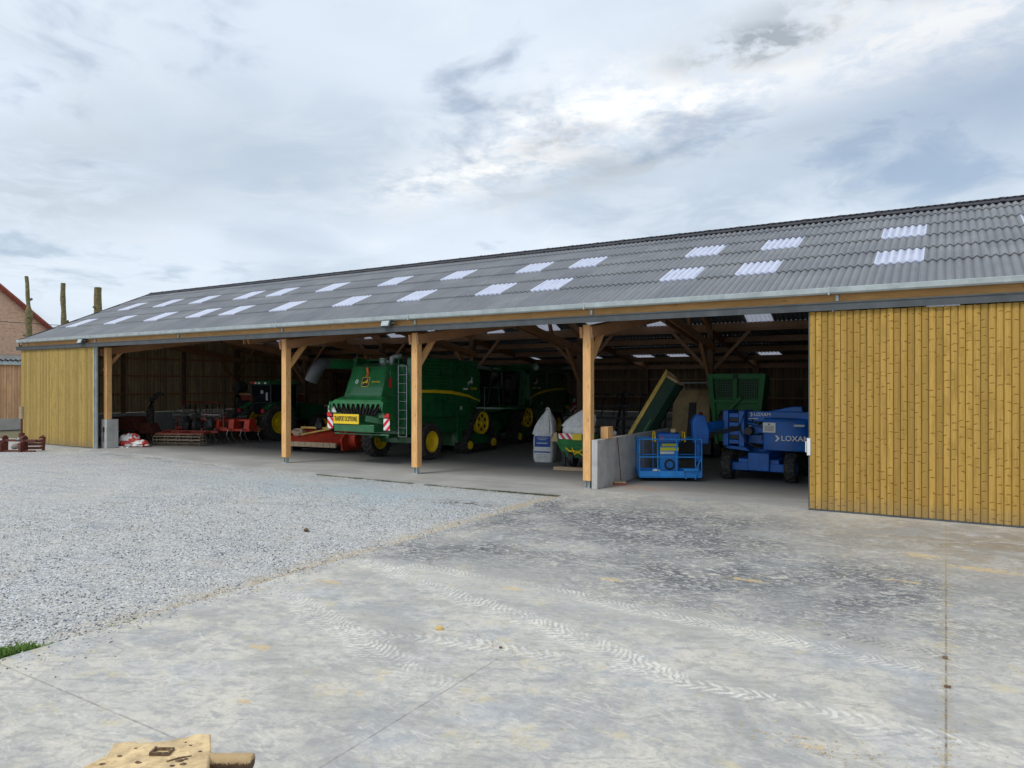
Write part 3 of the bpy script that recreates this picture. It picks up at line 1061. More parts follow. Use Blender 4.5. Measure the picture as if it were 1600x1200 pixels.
d = door(6.03, 12.35, .1345, DOOR, 'large sliding door of knotty rounded golden boards', 4.63)
mb = MB()
mb.tube([(6.0, -.35, 1.62), (5.965, -.40, 1.60), (5.965, -.41, 1.36), (6.0, -.35, 1.34)], .014)
mb.box(5.985, -.386, 1.28, 6.06, -.374, 1.68)
part('handle', mb, WHITE, d)
door(-31.15, -24.52, .142, DOORL, 'sliding door of plain yellow boards at the far left end', 4.64)
door(18.72 - 6.2, 18.7, .1345, DOOR, 'farther right sliding door of golden boards', 4.63)
mb = MB()
mb.box(-24.50, -.36, 0, -24.44, -.28, 4.64)
mb.box(-24.30, -.36, 0, -24.26, -.28, 4.64)
mb.box(-24.44, -.30, 0, -24.30, -.28, 4.64)
part('steel_jamb', mb, [GALV], barn)


def beam_part(name, p0, p1, w_, h_, mat, up=(0, 0, 1)):
    c_ = Vector([(a + b_) / 2 for a, b_ in zip(p0, p1)])
    mb = MB().beam(Vector(p0) - c_, Vector(p1) - c_, w_, h_, up)
    o_ = part(name, mb, mat, barn, bev=.006)
    o_.location = c_
    return o_


# front posts with steel feet
for i, x_ in enumerate([-5 * B + .0, -4 * B, -2 * B, -B, 0, 2 * B, 3 * B]):
    z0 = .22 if i in (2, 3, 4) else (1.33 if i == 1 else .05)
    xx = x_ + (.12 if i != 1 else .62)
    yy = .12
    mb = MB()
    mb.box(-.12, -.12, z0, .12, .12, 4.62)
    # bolted splice plates cut at the foot
    o_ = part('front_post', mb, POSTW, barn, bev=.008)
    o_.location = (xx, yy, 0)
    if z0 == .22:
        mb = MB()
        mb.box(xx - .07, yy - .07, .003, xx - .055, yy + .07, .22)
        mb.box(xx + .055, yy - .07, .003, xx + .07, yy + .07, .22)
        mb.box(xx - .055, yy - .008, .02, xx + .055, yy + .008, .219)
        mb.box(xx - .11, yy - .11, .002, xx + .11, yy + .11, .022)
        part('post_foot', mb, GALV, barn)

ZC = 5.42   # middle height of the scissor chords
for i in range(-5, 4):
    x_ = i * B + .12
    if i == -4:
        x_ = -4 * B + .12
    if i == -5:
        x_ = X0 + .3
    openbay = i in (-4, -3, -2, -1, 0, 1, 2)
    for s_ in (-1, 1):
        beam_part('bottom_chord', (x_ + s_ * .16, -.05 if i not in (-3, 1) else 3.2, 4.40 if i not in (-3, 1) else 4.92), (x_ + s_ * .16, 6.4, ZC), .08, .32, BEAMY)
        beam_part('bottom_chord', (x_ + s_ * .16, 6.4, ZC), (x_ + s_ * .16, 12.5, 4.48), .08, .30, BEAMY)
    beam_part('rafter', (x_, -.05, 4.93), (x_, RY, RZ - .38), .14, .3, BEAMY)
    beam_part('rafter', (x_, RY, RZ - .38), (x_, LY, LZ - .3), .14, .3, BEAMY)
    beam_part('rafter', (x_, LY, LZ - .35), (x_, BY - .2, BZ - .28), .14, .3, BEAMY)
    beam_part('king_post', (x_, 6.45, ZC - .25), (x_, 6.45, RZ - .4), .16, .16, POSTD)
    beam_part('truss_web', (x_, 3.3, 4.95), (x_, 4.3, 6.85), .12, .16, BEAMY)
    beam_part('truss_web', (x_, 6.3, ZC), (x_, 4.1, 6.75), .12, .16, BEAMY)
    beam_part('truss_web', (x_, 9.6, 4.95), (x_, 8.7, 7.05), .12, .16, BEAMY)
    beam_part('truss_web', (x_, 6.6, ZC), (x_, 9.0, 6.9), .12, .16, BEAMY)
    if i not in (-3, 1):
        beam_part('knee_brace', (x_, .2, 3.55), (x_, 1.15, 4.62), .14, .16, POSTW)
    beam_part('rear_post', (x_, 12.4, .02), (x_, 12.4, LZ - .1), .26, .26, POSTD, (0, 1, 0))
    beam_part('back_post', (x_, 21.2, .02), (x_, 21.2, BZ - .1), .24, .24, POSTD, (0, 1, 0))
    beam_part('knee_brace', (x_, 12.25, 3.1), (x_, 10.9, 4.75), .14, .16, BEAMY)
    if i > -5:
        beam_part('wind_brace', (x_ - .1, 12.4, 3.55), (x_ - 1.65, 12.4, LZ - .35), .1, .14, BEAMX)
    if i < 3:
        beam_part('wind_brace', (x_ + .1, 12.4, 3.55), (x_ + 1.65, 12.4, LZ - .35), .1, .14, BEAMX)
PUR = [(.15, 4.86), (1.7, 5.7), (3.35, 6.45), (5.0, 7.18), (6.3, 7.75), (7.1, 7.72), (8.9, 6.9), (10.7, 6.07), (12.3, 5.38), (14.4, 4.95), (16.6, 4.62), (18.9, 4.28), (21.2, 3.93)]
for y_, z_ in PUR:
    beam_part('purlin', (X0 + .25, y_, z_), (X1 - .2, y_, z_), .1, .25, BEAMX)


def slatwall(name, x_, ys, mat, parent, zt, t=.03, w_=.19, gap=.012, z0=1.32):
    mb = MB()
    y_ = ys[0]
    i = 0
    while y_ < ys[1]:
        o_ = .032 if i % 2 else 0
        e_ = .022 if i % 2 else 0
        mb.box(x_ + o_, y_ - e_, z0, x_ + o_ + t, min(y_ + w_ + e_, ys[1]), zt(y_ + w_ / 2))
        y_ += w_ + gap
        i += 1
    return part(name, mb, mat, parent)


def zroof(y_):
    if y_ < RY:
        return EZ + SLOPE * (y_ - EY) - .1
    if y_ < LY:
        return RZ + (LZ - RZ) * (y_ - RY) / (LY - RY) - .1
    return LZ + (BZ - LZ) * (y_ - LY) / (BY - LY) - .16


slatwall('gable_wall', X0 + .0, (-.25, 21.5), GAB, barn, zroof)
slatwall('gable_wall', X1 - .05, (-.25, 21.5), GAB, barn, zroof)
for xg in (X0 + .1, X1 - .12):
    for z_ in (2.36, 3.42, 4.42):
        beam_part('wall_rail', (xg, -.1, z_), (xg, 21.3, z_), .1, .09, BEAMY)
    for y_ in (4.9, 8.7, 16.8):
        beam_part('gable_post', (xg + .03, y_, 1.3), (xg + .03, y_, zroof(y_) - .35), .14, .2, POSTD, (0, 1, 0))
mb = MB()
x_ = X0
i = 0
while x_ < X1:
    mb.box(x_, 21.5 + (i % 2) * .018, 1.32, min(x_ + .2, X1), 21.53 + (i % 2) * .018, BZ + .03)
    x_ += .198
    i += 1
part('back_wall', mb, BACKW, barn)
for z_ in (2.2, 3.2):
    beam_part('wall_rail', (X0 + .1, 21.42, z_), (X1 - .1, 21.42, z_), .1, .09, BEAMX)
mb = MB()
mb.box(X0 - .02, -.2, 0, X0 + .18, 21.7, 1.31)
mb.box(X0 + .18, 21.5, 0, X1 - .18, 21.7, 1.31)
mb.box(X1 - .18, -.2, 0, X1 + .02, 21.7, 1.31)
part('plinth_wall', mb, CONW, barn)
# verge trim at both gables
for xg in (X0 - .06, X1 + .03):
    mb = MB()
    mb.beam((xg, EY, EZ - .02), (xg, RY, RZ - .02), .03, .2)
    mb.beam((xg, RY, RZ - .02), (xg, LY, LZ - .02), .03, .2)
    mb.beam((xg, LY, LZ - .03), (xg, BY, BZ - .03), .03, .2)
    part('verge_trim', mb, CAPM, barn)
mb = MB()
mb.tube([(-31.25, -.40, 5.0), (-31.25, -.40, 4.92), (-31.33, -.12, 4.7), (-31.33, -.12, .05)], .045, 10)
part('downpipe', mb, RAIL, barn)

# floodlights under the eave
fl = None
for x_, lab in ((-25.2, 'black floodlight under the eave above the left door'), (-6.8, 'black floodlight under the eave beside the second tall post')):
    fl = thing('floodlight', lab, 'floodlight', (x_, -.5, 4.93), 0, 'floodlights on the eave')
    mb = MB()
    mb.hexa([(-.19, -.14, -.12), (.19, -.14, -.12), (.16, .04, -.14), (-.16, .04, -.14)], [(-.19, -.06, .10), (.19, -.06, .10), (.16, .08, .10), (-.16, .08, .10)])
    part('housing', mb, RAIL, fl, bev=.01)
    mb = MB()
    mb.hexa([(-.15, -.155, -.09), (.15, -.155, -.09), (.15, -.13, -.09), (-.15, -.13, -.09)], [(-.15, -.09, .07), (.15, -.09, .07), (.15, -.06, .07), (-.15, -.06, .07)])
    part('lens', mb, LAMPG, fl)
    mb = MB()
    mb.box(-.02, .08, -.03, .02, .19, .0)
    mb.box(.17, -.03, -.02, .34, .02, .02)
    part('mounting_arm', mb, RAIL, fl)

# concrete walls standing in the openings
o_ = thing('low_concrete_wall', 'low bare concrete wall running into the barn right of the third post', 'wall')
mb = MB()
mb.box(.27, 0, 0, .45, 3.1, 1.38)
mb.box(.27, 3.11, 0, .45, 6.2, 1.38)
part('wall_panel', mb, CONW, o_, bev=.012)
o_ = thing('concrete_pier', 'short grey concrete pier below the leftmost wooden post', 'wall')
mb = MB()
mb.box(-24.42, -.05, 0, -23.98, .5, 1.325)
part('wall_panel', mb, CONW, o_, bev=.012)
mb = MB()
mb.box(-24.24, -.075, .75, -24.14, -.051, .98)
part('junction_box', mb, DARK, o_)
mb = MB()
mb.tube([(-24.19, -.07, .76), (-24.19, -.07, .3)], .012)
part('cable', mb, DARK, o_)
#OBJECTS#
# ------------------------------------------------------------------ machine helpers


def wheel(root, c, r, w_, rim_r, mat_rim, name='wheel', side=1, lugs=18, turn=0.0, lugh=.035):
    """tyre turning about x through c, with chevron lugs, and a dished rim as sub-part"""
    tr = PI * 0
    mb = MB()
    h = w_ / 2
    mb.revolve([(-h * .8, rim_r), (-h * .98, rim_r + (r - rim_r) * .45), (-h * .92, r - .05), (-h * .7, r - .012), (h * .7, r - .012), (h * .92, r - .05), (h * .98, rim_r + (r - rim_r) * .45), (h * .8, rim_r)], (0, 0, 0), 40)
    for i in range(lugs):
        for s_ in (-1, 1):
            a0 = 2 * PI * (i + (0 if s_ < 0 else .5)) / lugs
            a1 = a0 + 2.2 / lugs
            q = []
            p0 = Vector((s_ * h * .96, (r - .03) * math.cos(a0), (r - .03) * math.sin(a0)))
            p1 = Vector((s_ * h * .05, r * math.cos(a1), r * math.sin(a1)))
            am = (a0 + a1) / 2
            mb.beam(p0, p1, .05 if r > .5 else .035, lugh * 2, (0, math.cos(am), math.sin(am)))
    t_ = part(name, mb, BLK, root)
    t_.location = c
    t_.rotation_euler = (0, 0, turn)
    mb = MB()
    mb.revolve([(-h * .8, rim_r + .005), (-h * .8, rim_r * .9), (-h * .3, rim_r * .82), (side * h * .25, rim_r * .8), (side * h * .1, rim_r * .45), (side * h * .45, rim_r * .38), (side * h * .45, 0.001)] if side > 0 else
               [(h * .8, rim_r + .005), (h * .8, rim_r * .9), (h * .3, rim_r * .82), (side * h * .25, rim_r * .8), (side * h * .1, rim_r * .45), (side * h * .45, rim_r * .38), (side * h * .45, 0.001)], (0, 0, 0), 32)
    mb.revolve([(side * h * .2, rim_r * .78), (side * h * .84, rim_r * .93), (side * h * .86, rim_r + .015)], (0, 0, 0), 32)
    for j in range(8):
        a = 2 * PI * j / 8
        mb.cyl((side * h * .05, rim_r * .62 * math.cos(a), rim_r * .62 * math.sin(a)), (side * h * .2, rim_r * .62 * math.cos(a), rim_r * .62 * math.sin(a)), rim_r * .05, n=6)
    part('rim', mb, mat_rim, t_)
    return t_


def hull(pts):
    pts = sorted(set(pts))
    def half(ps):
        h = []
        for p in ps:
            while len(h) > 1 and (h[-1][0] - h[-2][0]) * (p[1] - h[-2][1]) - (h[-1][1] - h[-2][1]) * (p[0] - h[-2][0]) <= 0:
                h.pop()
            h.append(p)
        return h
    a, b_ = half(pts), half(pts[::-1])
    return a[:-1] + b_[:-1]


def circ(cy_, cz_, r, n=24):
    return [(cy_ + r * math.cos(2 * PI * i / n), cz_ + r * math.sin(2 * PI * i / n)) for i in range(n)]


def ring_loop(mb, path_o, path_i, xa, xb):
    n = len(path_o)
    vs = [(xa, *p) for p in path_o] + [(xb, *p) for p in path_o] + [(xa, *p) for p in path_i] + [(xb, *p) for p in path_i]
    fs = []
    for i in range(n):
        j = (i + 1) % n
        fs += [(i, j, n + j, n + i), (2 * n + i, 3 * n + i, 3 * n + j, 2 * n + j), (i, 2 * n + i, 2 * n + j, j), (n + i, n + j, 3 * n + j, 3 * n + i)]
    mb.add(vs, fs)


def deer(mb, M, s):
    """leaping deer outline, drawn in the XY plane of M, about s wide"""
    pts = [(-.50, -.10), (-.34, -.02), (-.20, .0), (-.10, .06), (.06, .10), (.18, .20), (.22, .34), (.14, .50), (.20, .48), (.26, .38), (.34, .46), (.33, .36), (.44, .30), (.42, .25), (.34, .24), (.32, .10), (.46, .0), (.48, -.16), (.42, -.14), (.38, -.03), (.24, -.04), (.36, -.20), (.30, -.30), (.26, -.22), (.14, -.10), (-.06, -.10), (-.20, -.20), (-.42, -.44), (-.46, -.38), (-.30, -.20), (-.36, -.16), (-.52, -.22)]
    n = len(pts)
    vs = [M @ Vector((p[0] * s, p[1] * s, .004)) for p in pts] + [M @ Vector((p[0] * s, p[1] * s, 0)) for p in pts]
    fs = [tuple(range(n))] + [(i, n + i, n + (i + 1) % n, (i + 1) % n) for i in range(n)]
    mb.add(vs, fs)


def badge(root, loc, face, s, M=None):
    M = facing(loc, face) if M is None else M
    mb = MB()
    sh = [(-.5, .46), (-.42, .54), (.42, .54), (.5, .46), (.5, -.42), (.36, -.54), (-.36, -.54), (-.5, -.42)]
    def plate(k_, z0, z1):
        n = len(sh)
        mb.add([M @ Vector((p[0] * s * k_, p[1] * s * k_, z)) for z in (z0, z1) for p in sh], [(i, (i + 1) % n, n + (i + 1) % n, n + i) for i in range(n)] + [tuple(range(n, 2 * n))])
    plate(1, -.01, .006)
    mb.cm = 1
    plate(.88, 0, .010)
    mb.cm = 0
    plate(.80, 0, .013)
    mb.cm = 1
    deer(mb, M @ Matrix.Translation((0, 0, .015)), s * .68)
    return part('badge', mb, [DARK, YEL], root, 'black and yellow leaping deer badge')


# ------------------------------------------------------------------ combine harvester
def combine(loc, rz, label):
    c_ = thing('combine_harvester', label, 'combine', loc, rz, 'green combine harvesters in the barn')
    # main body core
    mb = MB()
    mb.prism([(1.0, 1.05), (5.7, .95), (6.05, 1.8), (6.05, 3.7), (1.0, 3.7)], 'x', -1.22, 1.22)
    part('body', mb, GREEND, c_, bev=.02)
    # side panels with grille, stripe and lettering
    for s_ in (1, -1):
        xo, xi = s_ * 1.45, s_ * 1.23
        mb = MB()
        out = [(1.1, 2.35), (1.25, 1.95), (1.6, 1.72), (2.3, 1.66), (4.6, 1.60), (5.1, 1.68), (5.6, 1.95), (6.02, 2.15), (6.02, 3.42), (5.6, 3.78), (5.0, 3.88), (1.15, 3.95), (1.1, 3.5)]
        mb.prism(out, 'x', min(xo, xi), max(xo, xi))
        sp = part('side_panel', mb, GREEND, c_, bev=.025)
        # upper panel seam and grille with louvres
        mb = MB()
        a, b2 = (xo + .002, xo + .03) if s_ > 0 else (xo - .03, xo - .002)
        for j in range(8):
            zz = 2.86 + j * .13
            mb.hexa([(a, 1.35, zz), (b2, 1.35, zz - .02), (b2, 3.75, zz - .02), (a, 3.75, zz)] if s_ > 0 else [(a, 1.35, zz - .02), (b2, 1.35, zz), (b2, 3.75, zz), (a, 3.75, zz - .02)],
                    [(a, 1.35, zz + .05), (b2, 1.35, zz + .025), (b2, 3.75, zz + .025), (a, 3.75, zz + .05)])
        mb.box(a, 1.28, 2.8, b2, 1.35, 3.88)
        mb.box(a, 3.75, 2.8, b2, 3.86, 3.88)
        mb.box(min(a, b2), 1.35, 2.77, max(a, b2), 3.75, 2.81)
        mb.box(min(a, b2), 1.35, 3.85, max(a, b2), 3.75, 3.885)
        part('louvre_grille', mb, GREEND, sp)
        mb = MB()
        xs = xo + s_ * .004
        g0 = [(1.35, 2.62), (2.6, 2.60), (3.8, 2.54), (5.0, 2.40), (6.0, 2.19)]
        g1 = [(1.35, 2.72), (2.6, 2.72), (3.8, 2.67), (5.0, 2.51), (6.0, 2.22)]
        mb.prism(g0 + g1[::-1], 'x', min(xo, xs), max(xo, xs))
        part('yellow_stripe', mb, YEL, sp)
        mb = MB()
        face = '+x' if s_ > 0 else '-x'
        deer(mb, facing((xs, 5.2, 3.05), face), .42)
        part('deer_mark', mb, WHITE, sp)
        mb = MB()
        text_mb(mb, 'T670i', .15, facing((xs, 5.45, 2.74), face), .5)
        part('model_lettering', mb, YEL, sp)
        mb = MB()
        mb.box(min(xo, xs), 4.65, 2.70, max(xo, xs), 5.02, 2.78)
        part('side_sticker', mb, PAPER, sp)
        mb = MB()
        mb.revolve([(0, .08), (s_ * .006, .078), (s_ * .006, .045), (0, .043)], (xo, 4.5, 1.95), 20)
        part('side_sticker', mb, PAPER, sp)
        mb = MB()
        mb.box(min(xo, xs), 3.98, 1.64, max(xo, xs), 4.0, 3.7)
        mb.box(min(xo, xs), 3.98, 3.28, max(xo, xs), 6.0, 3.295)
        mb.box(min(xo, xs), 2.55, 1.68, max(xo, xs), 2.565, 2.56)
        mb.box(min(xo, xs), 1.3, 2.15, max(xo, xs), 3.985, 2.163)
        part('panel_seam', mb, DARK, sp)
        mb = MB()
        mb.tube([(s_ * 1.36, 1.3, 3.93), (s_ * 1.36, 1.3, 4.12), (s_ * 1.36, 3.6, 4.12), (s_ * 1.36, 3.6, 3.93)], .015, 5)
        part('top_rail', mb, GREEND, sp)
    # deck, grain tank rim
    mb = MB()
    mb.hexa([(-1.35, 2.7, 3.72), (1.35, 2.7, 3.72), (1.35, 5.9, 3.72), (-1.35, 5.9, 3.72)], [(-1.42, 2.6, 3.97), (1.42, 2.6, 3.97), (1.42, 6.0, 3.93), (-1.42, 6.0, 3.93)])
    part('grain_tank', mb, GREEND, c_, bev=.02)
    mb = MB()
    mb.cyl((.35, 1.35, 3.7), (.35, 1.35, 4.0), .09)
    mb.cyl((.35, 1.35, 3.98), (.62, 1.6, 4.03), .08)
    mb.cyl((.3, 1.4, 3.8), (-.2, 1.5, 3.8), .08)
    mb.cyl((-.2, 1.5, 3.7), (-.2, 1.5, 3.95), .15)
    part('air_intake', mb, GALV, c_)
    mb = MB()
    mb.blob((.95, 1.75, 3.82), (.3, .35, .17))
    part('deck_cover', mb, BLK, c_)
    # rear hood: sloping back panel
    mb = MB()
    mb.hexa([(-.9, .05, 2.50), (.9, .05, 2.50), (.9, 1.2, 2.4), (-.9, 1.2, 2.4)], [(-.84, .48, 3.60), (.84, .48, 3.60), (.84, 1.2, 3.75), (-.84, 1.2, 3.75)])
    mb.hexa([(-.92, .3, 1.35), (.92, .3, 1.35), (.92, 1.2, 1.1), (-.92, 1.2, 1.1)], [(-.9, .06, 2.499), (.9, .06, 2.499), (.9, 1.2, 2.399), (-.9, 1.2, 2.399)])
    rh = part('rear_hood', mb, GREEN, c_, bev=.03)
    sl = math.atan2(.43, 1.1)
    Mh = Matrix.Translation((-.02, .26, 3.02)) @ Matrix.Rotation(R(90) - sl, 4, 'X')
    badge(rh, None, None, .40, Mh)
    mb = MB()
    text_mb(mb, 'JOHN DEERE', .09, Mh @ Matrix.Translation((.5, 0, .01)), .38)
    part('brand_lettering', mb, YEL, rh)
    mb = MB()
    text_mb(mb, '0', .24, Mh @ Matrix.Translation((-.42, 0, .01)), .14)
    part('white_numeral', mb, WHITE, rh)
    mb = MB()
    mb.cyl((0, .42, 3.28), (0, .36, 3.40), .045)
    mb.cyl((0, .36, 3.40), (0, .34, 3.56), .055, .045)
    mb.beam((0, .33, 3.22), (0, .40, 3.36), .10, .05)
    part('beacon', mb, ORANGE, rh)
    mb = MB()
    for zz in (2.88, 3.1):
        mb.cyl((.905, .55, zz), (.93, .55, zz), .075)
    mb.box(.902, .49, 2.86, .918, .61, 3.12)
    part('tail_lamp', mb, REFR, rh)
    mb = MB()
    mb.box(.925, .35, 1.9, .93, .6, 2.12)
    part('sticker', mb, SIGNY, rh)
    # straw chopper: toothed shroud and black fins
    mb = MB()
    mb.hexa([(-1.28, -.30, 2.22), (1.28, -.30, 2.22), (1.15, .2, 2.26), (-1.15, .2, 2.26)], [(-1.12, -.22, 2.36), (1.12, -.22, 2.36), (.95, .2, 2.52), (-.95, .2, 2.52)])
    for j in range(11):
        xx = -1.2 + j * .24
        mb.prism([(xx - .07, 2.24), (xx + .07, 2.24), (xx * .93, 2.02)], 'y', -.32, -.29)
    for s_ in (-1, 1):
        mb.prism([(-.32, 2.3), (.3, 2.35), (.3, 1.6), (-.1, 1.7), (-.38, 2.0)], 'x', s_ * 1.29, s_ * 1.24)
    sh = part('chopper_shroud', mb, GREEN, c_, bev=.01)
    mb = MB()
    mb.beam((-.80, .44, 3.50), (.80, .44, 3.50), .012, .012)
    mb.beam((-.88, .12, 2.66), (.88, .12, 2.66), .012, .012)
    mb.beam((-.86, .10, 2.62), (-.8, .46, 3.54), .012, .012)
    mb.beam((.86, .10, 2.62), (.8, .46, 3.54), .012, .012)
    part('hood_seam', mb, DARK, rh)
    mb = MB()
    for j in range(13):
        xx = -1.14 + j * .19
        mb.hexa([(xx * .66 - .012, -.22, 1.82), (xx * .66 + .012, -.22, 1.82), (xx * .66 + .012, .1, 1.82), (xx * .66 - .012, .1, 1.82)],
                [(xx - .015, -.28, 2.24), (xx + .015, -.28, 2.24), (xx + .015, .1, 2.24), (xx - .015, .1, 2.24)])
    mb.hexa([(-.85, .1, 1.78), (.85, .1, 1.78), (.85, .14, 1.78), (-.85, .14, 1.78)], [(-1.2, .1, 2.25), (1.2, .1, 2.25), (1.2, .14, 2.25), (-1.2, .14, 2.25)])
    part('chopper_fins', mb, BLK, sh)
    mb = MB()
    mb.box(-1.0, -.40, 1.48, .22, -.37, 1.84)
    sg = part('warning_sign', mb, SIGNY, c_, 'yellow sign lettered TRANSPORT EXCEPTIONNEL', bev=.004)
    mb = MB()
    text_mb(mb, 'TRANSPORT EXCEPTIONNEL', .2, facing((-.39, -.404, 1.66), '-y') @ Matrix.Scale(1.25, 4, (0, 1, 0)), 1.12)
    part('sign_lettering', mb, DARK, sg)
    mb = MB()
    mb.beam((-1.3, 0, 1.86), (1.3, 0, 1.86), .08, .1)
    mb.beam((-.8, -.1, 1.45), (-.8, .4, 1.45), .08, .08)
    mb.beam((.5, -.35, 1.7), (.95, .2, 1.55), .06, .22)
    mb.box(-1.0, -.36, 1.2, .9, .3, 1.46)
    mb.beam((-1.2, -.1, 1.1), (1.4, -.1, 1.1), .05, .05)
    part('rear_frame', mb, GREEND, c_, bev=.01)
    for s_ in (-1, 1):
        mb = MB()
        mb.box(s_ * 1.35 - .14, -.20, 1.28, s_ * 1.35 + .14, -.18, 1.70)
        part('warning_board', mb, HAZM if s_ > 0 else HAZ, c_, 'red and white striped board')
        mb = MB()
        mb.box(s_ * 1.35 - .16, -.2, 1.74, s_ * 1.35 + .10, -.12, 1.88)
        part('tail_lamp', mb, REFR, c_)
        mb = MB()
        mb.box(min(s_ * .9, s_ * 1.32), -.10, 1.72, max(s_ * .9, s_ * 1.32), -.04, 1.82)
        part('lamp_arm', mb, GREEN, c_)
    mb = MB()
    mb.prism([(-1.42, 2.12), (-1.14, 2.10), (-1.02, 1.88), (-1.42, 1.90)], 'y', -.24, -.2)
    part('number_plate', mb, PAPER, c_)
    # ladder on the right rear corner
    mb = MB()
    for xx in (1.0, 1.38):
        mb.tube([(xx, .92, .98), (xx, .92, 3.62)], .018, 6)
    for j in range(9):
        mb.tube([(1.0, .92, .98 + j * .33), (1.38, .92, .98 + j * .33)], .016, 6)
    part('ladder', mb, GALV, c_)
    mb = MB()
    mb.tube([(.86, .7, 2.4), (.86, .62, 3.4), (.6, .6, 3.85), (.3, .6, 3.85)], .018, 6)
    mb.tube([(-.2, .6, 3.3), (-.2, .6, 3.85), (.3, .6, 3.85)], .018, 6)
    mb.tube([(.98, .95, 3.5), (.98, .95, 4.0), (.98, 1.7, 4.0)], .018, 6)
    part('handrail', mb, GREEN, c_)
    # unloading auger folded along the left side with its rubber spout
    mb = MB()
    mb.cyl((-1.62, -.15, 3.72), (-1.58, 5.6, 3.80), .20, n=20)
    mb.cyl((-1.62, 1.4, 3.72), (-1.62, 1.5, 3.72), .225, n=20)
    ag = part('unloading_auger', mb, GREEND, c_)
    mb = MB()
    mb.tube([(-1.62, -.12, 3.74), (-1.64, -.35, 3.70), (-1.72, -.52, 3.5), (-1.84, -.6, 3.2), (-1.9, -.62, 3.05)], [.21, .23, .25, .25, .26], 14)
    part('rubber_spout', mb, SPOUT, ag)
    # cab
    mb = MB()
    mb.hexa([(-.85, 6.06, 1.85), (.85, 6.06, 1.85), (.80, 7.6, 1.95), (-.80, 7.6, 1.95)], [(-.95, 6.06, 3.6), (.95, 6.06, 3.6), (.9, 7.9, 3.55), (-.9, 7.9, 3.55)])
    cb = part('cab', mb, GLASS, c_, bev=.06)
    mb = MB()
    mb.hexa([(-1.05, 6.0, 3.6), (1.05, 6.0, 3.6), (1.0, 8.1, 3.55), (-1.0, 8.1, 3.55)], [(-.95, 6.1, 3.82), (.95, 6.1, 3.82), (.85, 8.0, 3.72), (-.85, 8.0, 3.72)])
    part('cab_roof', mb, GREEND, cb, bev=.04)
    mb = MB()
    for s_ in (-1, 1):
        mb.tube([(s_ * .9, 6.1, 1.9), (s_ * .97, 6.1, 3.6)], .035, 6)
        mb.tube([(s_ * .84, 7.6, 1.95), (s_ * .92, 7.9, 3.55)], .035, 6)
        mb.tube([(s_ * .9, 6.1, 1.95), (s_ * .84, 7.6, 1.97)], .03, 6)
    mb.tube([(-.9, 6.1, 1.93), (.9, 6.1, 1.93)], .03, 6)
    part('cab_pillars', mb, DARK, cb)
    mb = MB()
    mb.box(.85, 6.1, 1.72, 1.6, 7.5, 1.80)
    mb.box(-1.6, 6.1, 1.72, -.85, 7.5, 1.80)
    mb.tube([(1.58, 6.15, 1.8), (1.58, 6.15, 2.8), (1.58, 7.3, 2.8), (1.58, 7.45, 1.8)], .018, 6)
    mb.tube([(-1.58, 6.15, 1.8), (-1.58, 6.15, 2.8), (-1.58, 7.3, 2.8), (-1.58, 7.45, 1.8)], .018, 6)
    mb.box(-.85, 6.1, 1.70, .85, 7.5, 1.79)
    part('cab_platform', mb, GREEND, c_)
    mb = MB()
    mb.hexa([(-.7, 6.8, .9), (.7, 6.8, .9), (.7, 9.0, .35), (-.7, 9.0, .35)], [(-.7, 6.8, 1.65), (.7, 6.8, 1.65), (.7, 9.0, 1.15), (-.7, 9.0, 1.15)])
    part('feeder_house', mb, GREEND, c_, bev=.02)
    mb = MB()
    for s_ in (-1, 1):
        mb.tube([(s_ * .9, 7.9, 3.4), (s_ * 1.6, 8.1, 3.35), (s_ * 1.62, 8.1, 3.1)], .018, 6)
        mb.box(s_ * 1.62 - .12, 8.08, 2.7, s_ * 1.62 + .12, 8.14, 3.15)
    part('mirrors', mb, DARK, cb)
    mb = MB()
    for q in range(4):
        mb.tube([(.98 + q * .03, .25, 2.1 - q * .1), (1.0, .1, 1.7 - q * .08), (.8 - q * .2, .15, 1.45), (.5 - q * .25, .3, 1.15)], .018, 5)
    mb.tube([(-.9, .1, 1.6), (-.7, -.1, 1.25), (-.2, -.05, 1.15), (.4, .1, 1.0)], .02, 5)
    part('hydraulic_hose', mb, BLK, c_)
    # rear axle and steering wheels
    mb = MB()
    mb.beam((-1.0, 2.4, .72), (1.0, 2.4, .72), .2, .22)
    mb.beam((-.25, 2.4, .72), (-.25, 2.4, 1.2), .3, .3)
    mb.beam((.4, 1.0, .95), (.4, 5.0, .95), .12, .14)
    mb.beam((-.4, 1.0, .95), (-.4, 5.0, .95), .12, .14)
    mb.box(-1.0, 4.7, .35, 1.0, 5.0, 1.2)
    mb.box(.95, 4.55, .5, 1.25, 4.9, 1.65)
    part('chassis', mb, GREEND, c_)
    for s_ in (-1, 1):
        wheel(c_, (s_ * 1.27, 2.4, .70), .70, .52, .40, YEL, 'rear_wheel', s_, 20)
    # crawler tracks
    for s_ in (-1, 1):
        xc = s_ * 1.18
        po = hull(circ(6.15, 1.27, .56, 40) + circ(5.15, .36, .36, 30) + circ(7.1, .36, .36, 30))
        # resample evenly
        def resample(path, n_):
            L = [0]
            for a, b3 in zip(path, path[1:] + path[:1]):
                L.append(L[-1] + math.hypot(b3[0] - a[0], b3[1] - a[1]))
            out = []
            pp = path + path[:1]
            j = 0
            for i in range(n_):
                t = L[-1] * i / n_
                while L[j + 1] < t:
                    j += 1
                f = (t - L[j]) / max(1e-9, L[j + 1] - L[j])
                out.append((pp[j][0] + (pp[j + 1][0] - pp[j][0]) * f, pp[j][1] + (pp[j + 1][1] - pp[j][1]) * f))
            return out
        po = resample(po, 84)
        cy_, cz_ = 6.13, .62
        pi_ = []
        nn = len(po)
        nrm = []
